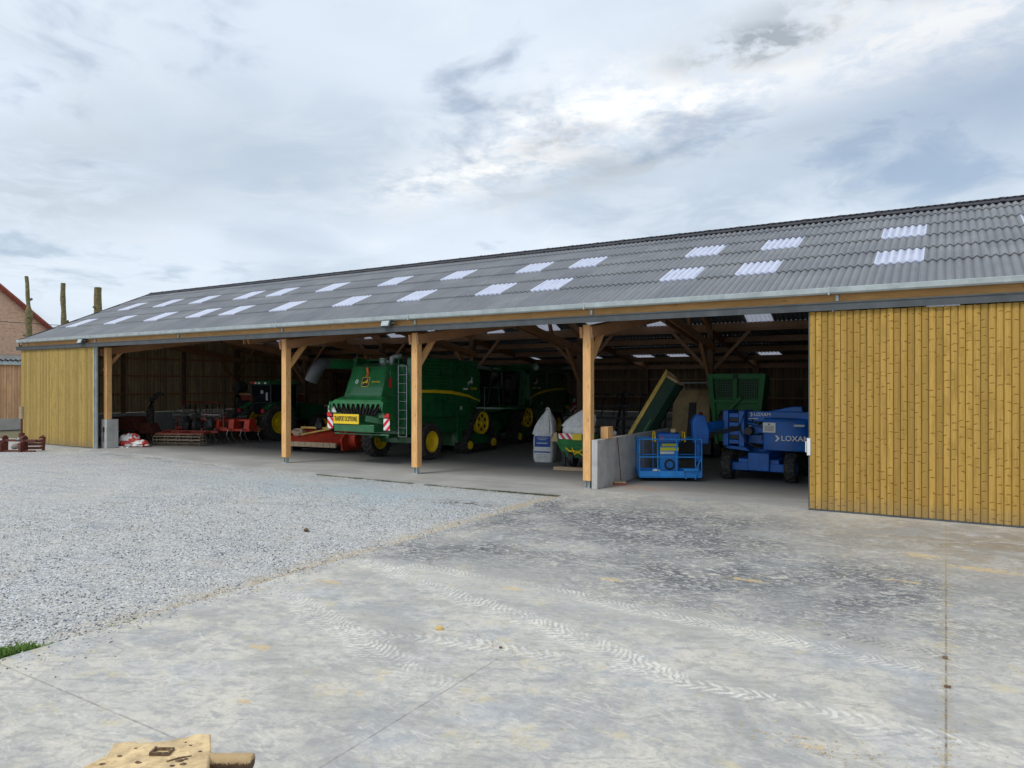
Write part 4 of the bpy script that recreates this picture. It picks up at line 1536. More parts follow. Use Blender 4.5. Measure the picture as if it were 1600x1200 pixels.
        for i in range(nn):
            a, b3 = po[i - 1], po[(i + 1) % nn]
            tx, tz = b3[0] - a[0], b3[1] - a[1]
            l_ = math.hypot(tx, tz)
            nrm.append((tz / l_, -tx / l_))
            pi_.append((po[i][0] - tz / l_ * .06, po[i][1] + tx / l_ * .06))
        mb = MB()
        ring_loop(mb, po, pi_, xc - .32, xc + .32)
        for i in range(0, nn, 2):
            for t_ in (-1, 1):
                k0 = (i + (1 if t_ > 0 else 0)) % nn
                p = po[k0]
                p2 = po[(k0 + 2) % nn]
                n_ = nrm[k0]
                mb.beam((xc + t_ * .31, p[0] + n_[0] * .015, p[1] + n_[1] * .015), (xc + t_ * .02, p2[0] + n_[0] * .015, p2[1] + n_[1] * .015), .055, .07, (0, n_[0], n_[1]))
        tk = part('crawler_track', mb, BLK, c_)
        mb = MB()
        xf = xc + s_ * .2
        mb.revolve([(-s_ * .18, .47), (-s_ * .1, .50), (s_ * .1, .50), (s_ * .12, .46), (s_ * .05, .44), (s_ * .05, .14), (s_ * .12, .12), (s_ * .12, .001)], (xf, 6.15, 1.27), 36)
        for j in range(20):
            a = 2 * PI * j / 20
            mb.beam((xf + s_ * .1, 6.15 + .40 * math.cos(a), 1.27 + .40 * math.sin(a)), (xf + s_ * .1, 6.15 + .49 * math.cos(a), 1.27 + .49 * math.sin(a)), .05, .05)
        mb.cm = 1
        for j in range(6):
            a = 2 * PI * (j + .4) / 6
            mb.cyl((xf + s_ * .045, 6.15 + .29 * math.cos(a), 1.27 + .29 * math.sin(a)), (xf + s_ * .056, 6.15 + .29 * math.cos(a), 1.27 + .29 * math.sin(a)), .085, n=12)
        part('drive_sprocket', mb, [YEL, DARK], tk)
        for yy, rr in ((5.15, .3), (7.1, .3)):
            mb = MB()
            mb.revolve([(-s_ * .25, rr), (s_ * .06, rr), (s_ * .06, .2), (s_ * .11, .19), (s_ * .11, .001)], (xf, yy, .36), 24)
            mb.cm = 1
            mb.revolve([(s_ * .07, .2), (s_ * .135, .17), (s_ * .135, .001)], (xf, yy, .36), 24)
            part('idler_wheel', mb, [DARK, YEL], tk)
        for yy in (5.75, 6.15, 6.55):
            mb = MB()
            mb.cyl((xc - .25, yy, .22), (xc + .25, yy, .22), .15, n=18)
            part('roller', mb, DARK, tk)
        mb = MB()
        mb.prism([(5.2, .3), (7.05, .3), (7.0, .5), (6.3, 1.0), (6.0, 1.0), (5.3, .5)], 'x', xc - .12, xc + .12)
        part('track_frame', mb, GREEND, tk)
    return c_


combine((-9.72, 1.4, .003), R(2), 'green combine harvester backed in behind the second post, yellow warning sign on its tail')
combine((-11.1, 18.9, .003), R(184), 'second dark green combine facing out, deep in the barn behind the white bulk bag')

# ------------------------------------------------------------------ tractor
t = thing('tractor', 'dark green tractor with yellow wheels parked left of the first tall post', 'tractor', (-21.65, 7.0, .003), R(-4))
mb = MB()
mb.prism([(-.4, .75), (.9, .75), (3.5, .8), (3.5, 1.0), (-.4, 1.25)], 'x', -.3, .3)
part('chassis', mb, DARK, t, bev=.02)
mb = MB()
mb.hexa([(-.75, -.25, 1.35), (.75, -.25, 1.35), (.75, 1.35, 1.2), (-.75, 1.35, 1.2)], [(-.85, -.35, 2.92), (.85, -.35, 2.92), (.8, 1.3, 2.92), (-.8, 1.3, 2.92)])
cb = part('cab', mb, GLASS, t, bev=.04)
mb = MB()
mb.hexa([(-.92, -.5, 2.92), (.92, -.5, 2.92), (.88, 1.45, 2.92), (-.88, 1.45, 2.92)], [(-.85, -.42, 3.12), (.85, -.42, 3.12), (.8, 1.35, 3.12), (-.8, 1.35, 3.12)])
part('cab_roof', mb, GREEND, cb, bev=.03)
mb = MB()
for s_ in (-1, 1):
    mb.tube([(s_ * .78, -.28, 1.35), (s_ * .88, -.38, 2.92)], .04, 6)
    mb.tube([(s_ * .78, 1.35, 1.2), (s_ * .83, 1.3, 2.92)], .04, 6)
mb.box(-.84, -.37, 1.95, .84, -.30, 2.0)
mb.box(-.84, -.4, 2.86, .84, 1.36, 2.91)
part('cab_pillars', mb, DARK, cb)
for xx in (-.2, .08, .6):
    mb = MB()
    mb.box(xx - .08, -.53, 2.95, xx + .08, -.5, 3.03)
    part('work_lamp', mb, WHITE, cb)
mb = MB()
mb.box(-.62, -.54, 2.97, -.28, -.49, 3.07)
part('brake_light', mb, REFR, cb)
mb = MB()
mb.box(.0, -.36, 2.45, .2, -.345, 2.62)
mb.box(.46, -.375, 2.1, .6, -.355, 2.5)
part('window_sticker', mb, LAMPG, cb)
mb = MB()
mb.hexa([(-.42, 1.35, 1.05), (.42, 1.35, 1.05), (.36, 3.7, .95), (-.36, 3.7, .95)], [(-.38, 1.35, 2.05), (.38, 1.35, 2.05), (.3, 3.6, 1.75), (-.3, 3.6, 1.75)])
part('bonnet', mb, GREEND, t, bev=.06)
for s_ in (-1, 1):
    mb = MB()
    pts = [(.0 + 1.08 * math.cos(R(a)), .95 + 1.08 * math.sin(R(a))) for a in range(20, 150, 13)]
    pin = [(.0 + 1.03 * math.cos(R(a)), .95 + 1.03 * math.sin(R(a))) for a in range(20, 150, 13)]
    mb.prism(pts + pin[::-1], 'x', s_ * 1.2, s_ * .72)
    f_ = part('fender', mb, GREEND, t)
    mb = MB()
    mb.box(s_ * 1.0 - .1, -.98, 1.5, s_ * 1.0 + .1, -.93, 1.66)
    part('tail_lamp', mb, REFR, f_)
    wheel(t, (s_ * .98, 0, .97), .97, .58, .56, YEL, 'rear_wheel', s_, 22)
    wheel(t, (s_ * .95, 2.75, .68), .68, .46, .38, YEL, 'front_wheel', s_, 18)
mb = MB()
for s_ in (-1, 1):
    mb.beam((s_ * .3, -.3, .8), (s_ * .42, -1.15, .55), .06, .08)
    mb.beam((s_ * .3, -.3, 1.3), (s_ * .42, -.75, .68), .05, .05)
mb.beam((0, -.3, 1.2), (0, -1.1, 1.1), .06, .06)
part('three_point_linkage', mb, DARK, t)
mb = MB()
mb.tube([(.62, 1.4, 1.9), (.62, 1.4, 2.7)], .06, 10)
part('exhaust_stack', mb, DARK, t)


# ------------------------------------------------------------------ red implements on the left
def cage_roller(root, p0, p1, r, bars=9, rings=4, mat=STEEL):
    p0, p1 = Vector(p0), Vector(p1)
    d = (p1 - p0).normalized()
    u = Vector((0, 0, 1))
    a = d.cross(u).normalized()
    mb = MB()
    for j in range(bars):
        t_ = 2 * PI * j / bars
        o_ = (a * math.cos(t_) + u * math.sin(t_)) * r
        mb.beam(p0 + o_, p1 + o_, .045, .02, tuple((a * math.cos(t_) + u * math.sin(t_))))
    for i in range(rings):
        c_ = p0 + (p1 - p0) * i / (rings - 1)
        pts = [c_ + (a * math.cos(2 * PI * q / 16) + u * math.sin(2 * PI * q / 16)) * r for q in range(17)]
        mb.tube(pts, .018, 5)
        mb.cyl(c_ - d * .02, c_ + d * .02, .05, n=8)
        for q in range(4):
            o_ = (a * math.cos(PI * q / 2) + u * math.sin(PI * q / 2)) * r
            mb.beam(c_, c_ + o_, .03, .03)
    mb.cyl(p0, p1, .03, n=8)
    return part('cage_roller', mb, mat, root)


t = thing('folding_cultivator', 'folded red cultivator with three bar cage rollers, nearest machine at the left', 'cultivator', (-22.8, 3.3, .003), R(20))
cage_roller(t, (-1.25, -.7, .28), (1.25, -.7, .28), .27, 10, 5, RUSTS)
cage_roller(t, (-1.35, .9, 1.4), (-.35, .9, 1.4), .28, 9, 3, STEEL)
cage_roller(t, (.25, .9, 1.42), (1.25, .9, 1.42), .28, 9, 3, STEEL)
mb = MB()
mb.beam((-1.4, .1, .62), (1.5, .1, .62), .12, .12)
mb.beam((-1.4, .9, .75), (1.5, .9, .75), .12, .12)
mb.beam((-1.3, -.7, .56), (1.3, -.7, .56), .08, .08)
for xx in (-1.1, -.1, 1.1):
    mb.beam((xx, -.7, .56), (xx, 1.9, .7), .1, .12)
mb.beam((-.1, .9, .7), (-.1, 1.6, 1.5), .1, .1)
mb.beam((.35, .9, .7), (-.05, 1.6, 1.5), .08, .08)
mb.beam((-1.35, .9, .75), (-1.35, .9, 1.4), .08, .1)
mb.beam((1.3, .9, .75), (1.3, .9, 1.42), .08, .1)
part('frame', mb, REDR, t, bev=.01)
for xx in (-.55, .0, .75):
    mb = MB()
    mb.blob((xx, .6, .95), (.22, .26, .36), 10, 7, .5, xx)
    part('hydraulic_housing', mb, DARK, t)
mb = MB()
mb.tube([(-1.0, .3, .95), (-.7, .5, 1.5), (-.3, .7, 1.3), (-.2, .9, .9)], .03, 8)
part('hose', mb, BLK, t)
for j in range(7):
    mb = MB()
    xx = -1.2 + j * .42
    mb.tube([(xx, .15, .62), (xx, .45, .5), (xx, .35, .25), (xx, .1, .06)], [.03, .03, .025, .02], 6)
    part('tine', mb, STEEL, t)

t = thing('mouldboard_plough', 'row of upright steel plough discs on a red beam in front of the boarded gable', 'plough', (-25.6, 6.3, .003), R(8))
mb = MB()
mb.beam((-1.9, 0, 1.0), (2.3, 0, 1.0), .16, .16)
mb.beam((-1.9, .05, 1.95), (.9, .05, 1.95), .07, .07)
for xx in (-1.8, .8, 2.2):
    mb.beam((xx, .05, .05), (xx, .05, 1.98 if xx < 1 else 1.1), .08, .1)
part('frame', mb, REDR, t)
for j in range(8):
    xx = -1.65 + j * .42
    mb = MB()
    mb.M = Matrix.Translation((xx, -.15, 1.55)) @ Matrix.Rotation(R(38), 4, 'Z')
    mb.revolve([(-.02, .001), (.02, .18), (.07, .34), (.08, .345), (.03, .18), (-.01, .001)], (0, 0, 0), 20)
    part('disc_blade', mb, STEEL if j % 3 else LAMPG, t)
for j in range(6):
    xx = -1.5 + j * .7
    mb = MB()
    mb.M = Matrix.Translation((xx, .1, .36)) @ Matrix.Rotation(R(30), 4, 'Z')
    mb.revolve([(-.02, .001), (.02, .18), (.07, .34), (.08, .345), (.03, .18), (-.01, .001)], (0, 0, 0), 20)
    part('disc_blade', mb, STEEL, t)

t = thing('seed_drill', 'red seed drill with long hopper and black fan duct behind the plough discs', 'seed drill', (-24.3, 8.4, .003), R(5))
mb = MB()
mb.hexa([(-.4, -.4, 1.3), (2.9, -.4, 1.3), (2.9, .4, 1.3), (-.4, .4, 1.3)], [(-.5, -.6, 2.35), (3.0, -.6, 2.35), (3.0, .6, 2.35), (-.5, .6, 2.35)])
hp = part('hopper', mb, REDR, t, bev=.03)
mb = MB()
mb.box(-.55, -.64, 2.35, 3.05, .64, 2.42)
part('hopper_lid', mb, TAN, hp)
mb = MB()
mb.box(-.3, -.7, .3, -.15, .6, 1.3)
mb.box(2.7, -.7, .3, 2.85, .6, 1.3)
mb.beam((-.4, -.65, .7), (2.9, -.65, .7), .14, .14)
part('frame', mb, REDR, t)
mb = MB()
mb.tube([(-.75, -.5, 1.3), (-.8, -.5, 2.2), (-.7, -.5, 2.75), (-.45, -.45, 2.9)], [.14, .16, .22, .26], 12)
mb.cyl((-.6, -.8, 2.78), (-.6, -.2, 2.78), .28, n=18)
part('fan_duct', mb, BLK, t)
for j in range(6):
    mb = MB()
    xx = .1 + j * .5
    mb.tube([(xx, -.65, .7), (xx, -.9, .8), (xx, -1.0, .4)], .03, 6)
    mb.M = Matrix.Translation((xx, -1.0, .3)) @ Matrix.Rotation(R(12), 4, 'Z')
    mb.revolve([(-.015, .28), (.015, .28)], (0, 0, 0), 18)
    mb.revolve([(-.015, .28), (-.02, .001)], (0, 0, 0), 18)
    mb.revolve([(.015, .28), (.02, .001)], (0, 0, 0), 18)
    part('coulter_disc', mb, STEEL, t)
for xx in (.2, 1.2, 2.2):
    mb = MB()
    mb.revolve([(-.14, .3), (-.16, .55), (-.1, .62), (.1, .62), (.16, .55), (.14, .3)], (xx, -.9, 1.45), 24)
    mb.revolve([(-.02, .3), (.0, .001)], (xx, -.9, 1.45), 24)
    part('press_wheel', mb, DARK, t)

t = thing('tine_cultivator', 'bright red tine cultivator with curved legs standing left of the tractor wheel', 'cultivator', (-21.7, 4.9, .003), R(14))
mb = MB()
mb.beam((-1.35, -.3, .68), (1.35, -.3, .68), .14, .12)
mb.beam((-1.35, .6, .68), (1.35, .6, .68), .12, .12)
mb.beam((-1.3, -.3, .68), (-1.3, .6, .68), .1, .12)
mb.beam((1.3, -.3, .68), (1.3, .6, .68), .1, .12)
mb.beam((-1.6, -.25, 1.18), (-.9, -.25, 1.18), .2, .14)
for xx in (-.65, .25, 1.15):
    mb.hexa([(xx - .16, -.4, .74), (xx + .16, -.4, .74), (xx + .12, .3, .74), (xx - .12, .3, .74)], [(xx - .12, -.35, 1.2), (xx + .18, -.35, 1.2), (xx + .1, .2, 1.25), (xx - .1, .2, 1.25)])
mb.beam((-.65, 0, 1.12), (1.2, 0, 1.16), .1, .1)
part('frame', mb, RED, t, bev=.015)
for j in range(8):
    mb = MB()
    xx = -1.25 + (j % 4) * .78 + (j // 4) * .35
    yy = -.3 + (j // 4) * .9
    mb.tube([(xx, yy, .7), (xx, yy - .35, .72), (xx, yy - .46, .45), (xx, yy - .3, .2), (xx, yy - .05, .05)], [.035, .035, .03, .028, .02], 6)
    part('tine', mb, STEEL, t)
for xx in (-.5, .4):
    mb = MB()
    mb.cyl((xx - .08, .1, 1.3), (xx + .5, .1, 1.32), .09, n=12)
    part('hydraulic_cylinder', mb, DARK, t)

t = thing('wood_chipper', 'dark red wood chipper with curved black chute just right of the left pier', 'wood chipper', (-26.4, 3.4, .003), R(20))
mb = MB()
mb.hexa([(-1.5, -.4, .55), (-.3, -.4, .55), (-.3, .5, .55), (-1.5, .5, .55)], [(-1.7, -.5, 1.25), (-.5, -.45, 1.25), (-.5, .55, 1.25), (-1.7, .6, 1.25)])
mb.hexa([(-.3, -.35, .4), (.6, -.35, .4), (.6, .4, .4), (-.3, .4, .4)], [(-.2, -.3, .95), (.3, -.3, .95), (.3, .35, .95), (-.2, .35, .95)])
part('body', mb, HRED, t, bev=.03)
mb = MB()
mb.beam((-1.4, 0, .42), (1.1, 0, .42), .1, .12)
mb.beam((.2, -.35, .1), (.2, .35, .9), .07, .07)
mb.beam((.7, -.5, .12), (.1, .0, 1.1), .07, .07)
mb.beam((.7, .5, .12), (.1, .0, 1.1), .07, .07)
part('frame', mb, HRED, t)
mb = MB()
mb.tube([(.15, 0, .9), (.17, 0, 1.3), (.18, 0, 1.75), (.26, 0, 2.1), (.48, 0, 2.35), (.75, 0, 2.46), (.95, 0, 2.4)], [.2, .18, .15, .13, .12, .1, .05], 10)
mb.cyl((.16, 0, 1.5), (.16, 0, 1.56), .22, n=14)
part('discharge_chute', mb, BLK, t)
for yy in (-.6, .6):
    wheel(t, (-.9, yy, .3), .3, .18, .16, DARK, 'wheel', 1 if yy > 0 else -1, 12, R(90))
mb = MB()
mb.cyl((-1.72, -.6, .9), (-1.72, -.6, 1.5), .07, n=10)
part('reservoir', mb, PAPER, t)
t = thing('orange_float', 'small bright orange hopper shell on the floor between chipper and cage rollers', 'hopper', (-24.9, 3.6, .003), R(15))
mb = MB()
mb.blob((0, 0, .42), (.42, .3, .22), 14, 8, .25, 5)
part('shell', mb, RED, t)
mb = MB()
mb.cyl((0, 0, .0), (0, 0, .3), .1, .14, 10)
part('foot', mb, DARK, t)

# crumpled fertiliser sacks
t0 = thing('crumpled_sack', 'crumpled red and white plastic sacks on the floor beside the left pier', 'sack', (-24.0, 1.15, .003), R(20))


def crumple(seed, r, c_):
    mb = MB()
    n, rg = 22, 14
    vs, fs = [], []
    for i in range(rg + 1):
        ph = PI * i / rg
        for j in range(n):
            t_ = 2 * PI * j / n
            d = Vector((math.sin(ph) * math.cos(t_), math.sin(ph) * math.sin(t_), math.cos(ph)))
            q = 1 + .35 * noise.noise(d * 2.2 + Vector((seed, 0, 0))) + .28 * abs(noise.noise(d * 6 + Vector((0, seed, 0))))
            vs.append((c_[0] + d.x * r[0] * q, c_[1] + d.y * r[1] * q, max(0, c_[2] + d.z * r[2] * q)))
    for i in range(rg):
        for j in range(n):
            fs.append((i * n + j, (i + 1) * n + j, (i + 1) * n + (j + 1) % n, i * n + (j + 1) % n))
    mb.add(vs, fs)
    mb.mi = [1 if noise.noise(Vector(vs[f[0]]) * 3.2 + Vector((seed, 3, 1))) > .02 else 0 for f in fs]
    return mb
m, k, b = newmat('sack red')
k.put(b.inputs['Base Color'], k.mix(k.ramp(k.noise(objco(k), 9, 4), .4, .6), (.55, .03, .03), (.7, .12, .1)))
b.inputs['Roughness'].default_value = .4
SACKR = m
part('sack_pile', crumple(3, (.55, .35, .36), (-.15, 0, .22)), [SACKR, PAPER], t0)
part('sack_pile', crumple(8, (.42, .3, .18), (.5, -.05, .12)), [SACKR, PAPER], t0)
mb = MB()
mb.M = Matrix.Rotation(R(12), 4, 'Z')
mb.box(-.35, -.62, 0, .12, -.48, .05)
mb.box(.3, -.6, 0, .42, -.5, .04)
tag(part('paper_roll', mb, PAPER, None), 'flat white strips of packaging lying in front of the crumpled sacks', 'packaging').location = (-24.0, 1.15, .004)

# red mower at the foot of the first tall post
t = thing('flail_mower', 'red flail mower with a worn timber lip between the first post and the combine', 'mower', (-14.3, 3.75, .003), R(8))
mb = MB()
mb.prism([(-.35, .42), (-.15, .50), (1.0, .95), (1.1, .8), (-.1, .35), (-.35, .36)], 'x', -1.75, 1.15)
dk_ = part('deck', mb, RED, t, bev=.01)
mb = MB()
for j in range(9):
    mb.box(-1.75 + j * .32, -.42, .26, -1.75 + j * .32 + .30, -.355, .46)
part('timber_lip', mb, ROUGHW, dk_)
mb = MB()
mb.prism([(-.1, .12), (1.2, .08), (1.4, .45), (1.2, .98), (.3, 1.02), (-.2, .6)], 'x', 1.16, 1.26)
mb.revolve([(0, .38), (.35, .38), (.36, .001)], (1.26, .6, .55), 28)
part('end_drum', mb, RED, t, bev=.01)
mb = MB()
mb.cyl((-1.7, .45, .34), (1.15, .45, .34), .24, n=18)
mb.box(-1.74, .2, .0, -1.66, .8, .6)
part('rotor', mb, DARK, t)
mb = MB()
mb.beam((-1.2, .2, .72), (.4, .85, 1.06), .09, .07)
mb.beam((-1.6, .7, 1.0), (1.1, .7, 1.0), .08, .08)
part('drawbar', mb, YELD, t)
mb = MB()
mb.blob((-1.4, .3, .8), (.35, .25, .18), 12, 8, .6, 2)
part('cover_cloth', mb, ROUGHW, t)
for xx in (-.6, .25):
    mb = MB()
    mb.blob((xx, .75, 1.12), (.22, .26, .26), 10, 8, .6, xx)
    part('gearbox', mb, DARK, t)
t = thing('hay_rake', 'dark hay rake with one yellow wheel behind the red flail mower', 'rake', (-15.9, 7.6, .003), R(10))
wheel(t, (-.4, 0, .62), .34, .16, .24, YELD, 'wheel', 1, 14)
wheel(t, (1.6, 0, .34), .34, .16, .24, YELD, 'wheel', 1, 14)
mb = MB()
mb.beam((-1.3, .2, .9), (2.0, .2, .9), .12, .12)
mb.beam((.2, .2, .9), (.4, -1.2, .6), .1, .1)
mb.beam((-.4, 0, .62), (-.4, .2, .9), .06, .06)
mb.beam((1.6, 0, .34), (1.6, .2, .9), .06, .06)
for j in range(8):
    mb.tube([(-1.2 + j * .42, .2, .9), (-1.2 + j * .42, -.1, .5), (-1.2 + j * .42, .1, .1)], .02, 5)
mb.hexa([(-1.0, .3, .95), (1.6, .3, .95), (1.6, 1.2, .95), (-1.0, 1.2, .95)], [(-.9, .4, 1.55), (1.5, .4, 1.55), (1.5, 1.1, 1.55), (-.9, 1.1, 1.55)])
part('frame', mb, DARK, t)

# rusty hitch frame outside the left door
t = thing('rusty_hitch_frame', 'rusty red hitch frame with hooks standing on gravel before the far left door', 'hitch frame', (-26.35, -2.6, -.05), R(22))
mb = MB()
for xx in (-.75, .25):
    mb.prism([(-.3, .0), (.1, .0), (.12, .62), (.02, .72), (-.12, .70), (-.22, .60), (-.10, .58), (-.12, .48), (-.3, .4)], 'x', xx, xx + .12)
mb.beam((-.72, -.1, .04), (.9, -.1, .04), .12, .08)
mb.beam((-.72, -.05, .5), (.95, -.05, .5), .1, .1)
mb.box(-.9, -.25, .05, -.70, .05, .5)
part('frame', mb, HRED, t, bev=.01)
mb = MB()
for zz in (.16, .32, .47):
    mb.cyl((.4, .1 - zz * .1, zz), (1.0, .3 - zz * .1, zz), .06, n=10)
    mb.tube([(1.0, .3 - zz * .1, zz), (1.08, .2, zz + .06), (1.0, .05, zz + .05)], .035, 6)
mb.beam((1.0, .25, .05), (1.05, .25, .66), .08, .1)
mb.tube([(.85, .2, .6), (1.02, .22, .70), (1.08, .1, .62)], .04, 6)
part('hose_couplings', mb, HRED, t)
mb = MB()
mb.blob((-.15, 0, .22), (.22, .12, .13), 10, 6, .6, 4)
mb.blob((.1, -.05, .55), (.2, .12, .08), 10, 6, .5, 6)
part('coupler', mb, STEEL, t)
mb = MB()
mb.cyl((.05, .1, .55), (.05, .1, .82), .12, n=12)
mb.cyl((.05, .1, .82), (.05, .1, 1.45), .045, n=10)
mb.cm = 1
mb.cyl((.05, .1, 1.45), (.05, .1, 2.0), .09, n=12)
part('mast', mb, [HRED, ROUGHW], t)

# ------------------------------------------------------------------ bags and green implement near the third post


def bulk_bag(label, loc, rz, s=(.9, .9, 1.02), peak=(.0, .0, 2.0), lbl=True):
    t_ = thing('bulk_bag', label, 'bulk bag', loc, rz, 'white woven bulk bags')
    mb = MB()
    n, L_ = 56, 16
    vs, fs = [], []
    for i in range(L_ + 1):
        f = i / L_
        z_ = s[2] * f
        bulge = 1 + .07 * math.sin(PI * f) + (-.06 if i == 0 else 0)
        for j in range(n):
            a = 2 * PI * j / n
            cx_, sx_ = math.cos(a), math.sin(a)
            e = .42
            px_ = abs(cx_) ** e * (1 if cx_ > 0 else -1) * s[0] / 2
            py_ = abs(sx_) ** e * (1 if sx_ > 0 else -1) * s[1] / 2
            q = bulge + .03 * noise.noise(Vector((px_ * 3, py_ * 3, z_ * 3)))
            vs.append((px_ * q, py_ * q, z_))
    # gathered fabric tent rising to the lifting point
    top = [(1.08, 1.06), (1.04, 1.15), (.93, 1.35), (.72, 1.58), (.46, 1.78), (.24, 1.92), (.10, 2.0)]
    for f, z_ in top:
        for j in range(n):
            a = 2 * PI * j / n
            cx_, sx_ = math.cos(a), math.sin(a)
            px_ = abs(cx_) ** .55 * (1 if cx_ > 0 else -1) * s[0] / 2
            py_ = abs(sx_) ** .55 * (1 if sx_ > 0 else -1) * s[1] / 2
            q = f * (1 + .07 * math.sin(a * 9 + 1) * min(1, (z_ - 1) * 3) + .16 * noise.noise(Vector((cx_ * 2.5, sx_ * 2.5, z_ * 1.5))) + .05 * math.sin(a * 17 + z_ * 2))
            zz = s[2] + (z_ - 1.02) * (peak[2] - s[2]) / .98
            w_ = (z_ - 1.02)
            vs.append((px_ * q + peak[0] * w_, py_ * q + peak[1] * w_, zz + .015 * math.sin(a * 5)))
    rows = len(vs) // n
    for i in range(rows - 1):
        for j in range(n):
            fs.append((i * n + j, i * n + (j + 1) % n, (i + 1) * n + (j + 1) % n, (i + 1) * n + j))
    fs.append(tuple(range(n))[::-1])
    fs.append(tuple(range((rows - 1) * n, rows * n)))
    mb.add(vs, fs)
    bd = part('bag_body', mb, BAG, t_)
    mb = MB()
    pz = peak[2]
    px0, py0 = peak[0] * .98, peak[1] * .98
    for s_ in (-1, 1):
        mb.tube([(px0 + s_ * .10, py0, pz - .35), (px0 + s_ * .11, py0, pz - .12), (px0 + s_ * .05, py0, pz + .05), (px0, py0, pz + .08)], .035, 6)
    part('lifting_loop', mb, BAG, t_)
    if lbl:
        y_ = -s[1] / 2 * 1.075
        mb = MB()
        mb.box(-.30, y_ - .012, .58, .30, y_ + .03, .98)
        mb.box(-.32, y_ - .004, .36, .30, y_ + .04, .41)
        lb = part('printed_label', mb, PRINT, t_, 'dark blue printed label')
        mb = MB()
        mb.M = None
        for zz, w_ in ((.9, .42), (.84, .30)):
            mb.box(-w_ / 2, y_ - .016, zz, w_ / 2, y_ - .012, zz + .022)
        mb.box(-.22, y_ - .016, .70, .20, y_ - .012, .74)
        part('label_lines', mb, GALV, lb)
        mb = MB()
        for q in range(3):
            mb.box(-.26, y_ - .004, .16 + q * .06, .22 - q * .04, y_ + .03, .175 + q * .06)
        part('label_lines', mb, GALV, lb)
    return t_


bulk_bag('white bulk bag with dark blue label standing alone on the barn floor', (-4.3, 5.65, .003), R(14), (.76, .74, 1.02), (.08, .1, 1.95))
b2_ = bulk_bag('slumped white bulk bag lying on top of the green implement behind the third post', (-2.33, 4.55, 1.17), R(6), (1.0, .75, .28), (.26, .1, .92), False)

t = thing('small_green_seeder', 'small green seeder with red white striped board, behind the third post', 'seeder', (-2.42, 4.5, .003), R(6))
t.scale = (.76, 1, 1)
mb = MB()
mb.hexa([(-.72, -.35, .78), (.8, -.35, .78), (.8, .4, .78), (-.72, .4, .78)], [(-.95, -.45, 1.05), (.9, -.45, 1.05), (.9, .45, 1.05), (-.95, .45, 1.05)])
mb.hexa([(-.45, -.25, .35), (.6, -.25, .35), (.6, .3, .35), (-.45, .3, .35)], [(-.72, -.35, .779), (.8, -.35, .779), (.8, .4, .779), (-.72, .4, .779)])
mb.box(-.9, -.4, 1.05, .9, .42, 1.16)
part('hopper', mb, GREENL, t, bev=.015)
mb = MB()
mb.box(-.62, -.49, 1.02, .05, -.47, 1.22)
part('warning_board', mb, HAZ, t, 'red and white striped board')
mb = MB()
mb.prism([(-1.05, .92), (-.68, .92), (-.72, 1.24), (-.82, 1.24)], 'y', -.48, -.44)
part('corner_guard', mb, TAN, t)
mb = MB()
mb.box(.06, -.5, 1.0, .5, -.44, 1.22)
mb.tube([(-.3, -.4, .7), (-.1, -.5, .62), (.3, -.48, .6), (.6, -.45, .45), (.75, -.4, .2)], .035, 6)
mb.tube([(.0, -.4, .72), (.15, -.5, .5), (.5, -.45, .66)], .03, 6)
part('yellow_linkage', mb, YEL, t)
mb = MB()
mb.revolve([(-.1, .12), (-.12, .3), (.12, .3), (.1, .12)], (-.1, -.1, .33), 20)
mb.revolve([(-.1, .12), (-.12, .3), (.12, .3), (.1, .12)], (.45, -.1, .33), 20)
mb.beam((-.5, 0, .35), (.7, 0, .35), .05, .05)
mb.prism([(-.55, .05), (-.40, .05), (-.38, .78), (-.60, .85)], 'y', -.3, -.24)
part('packer_roller', mb, DARK, t)
o_ = MB()
o_.box(-1.0, -.12, 0, .6, .1, .11)
o_ = part('timber_baulk', o_, ROUGHW, bev=.01)
o_.location = (-1.75, 3.6, .004)
o_.rotation_euler = (0, 0, R(8))
tag(o_, 'short pale timber baulk on the floor beside the third post', 'timber')
o_ = MB()
o_.box(-.11, -.18, 0, .12, .18, .34)
o_ = part('wooden_block', o_, POSTW, bev=.008)
o_.location = (.40, .75, 1.381)
tag(o_, 'short orange timber block standing on the low concrete wall', 'timber block')

# dark disc harrow deep behind the third post
t = thing('disc_harrow', 'long dark disc harrow in shadow at the back, right of the third post', 'harrow', (-3.9, 12.2, .003), R(6))
mb = MB()
for z_, y_ in ((.95, 0), (1.35, .6), (1.9, 1.2), (2.45, 1.6)):
    mb.beam((-2.6, y_, z_), (3.6, y_, z_), .1, .1)
for xx in (-2.4, -.4, 1.6, 3.4):
    mb.beam((xx, 0, .1), (xx, 1.7, 2.6), .1, .1)
    mb.beam((xx, 1.7, .05), (xx, 1.7, 2.6), .1, .1)
part('frame', mb, DARK, t)
for j in range(14):
    mb = MB()
    mb.M = Matrix.Translation((-2.4 + j * .44, -.1, .6)) @ Matrix.Rotation(R(20), 4, 'Z')
    mb.revolve([(0, .001), (.05, .34), (.055, .34), (.01, .001)], (0, 0, 0), 16)
    part('disc_blade', mb, STEEL, t)
for j in range(10):
    mb = MB()
    mb.tube([(-2.3 + j * .6, 1.6, 2.4), (-2.3 + j * .6, 1.0, 2.5), (-2.3 + j * .6, .4, 1.5)], .03, 5)
    part('hose', mb, BLK, t)

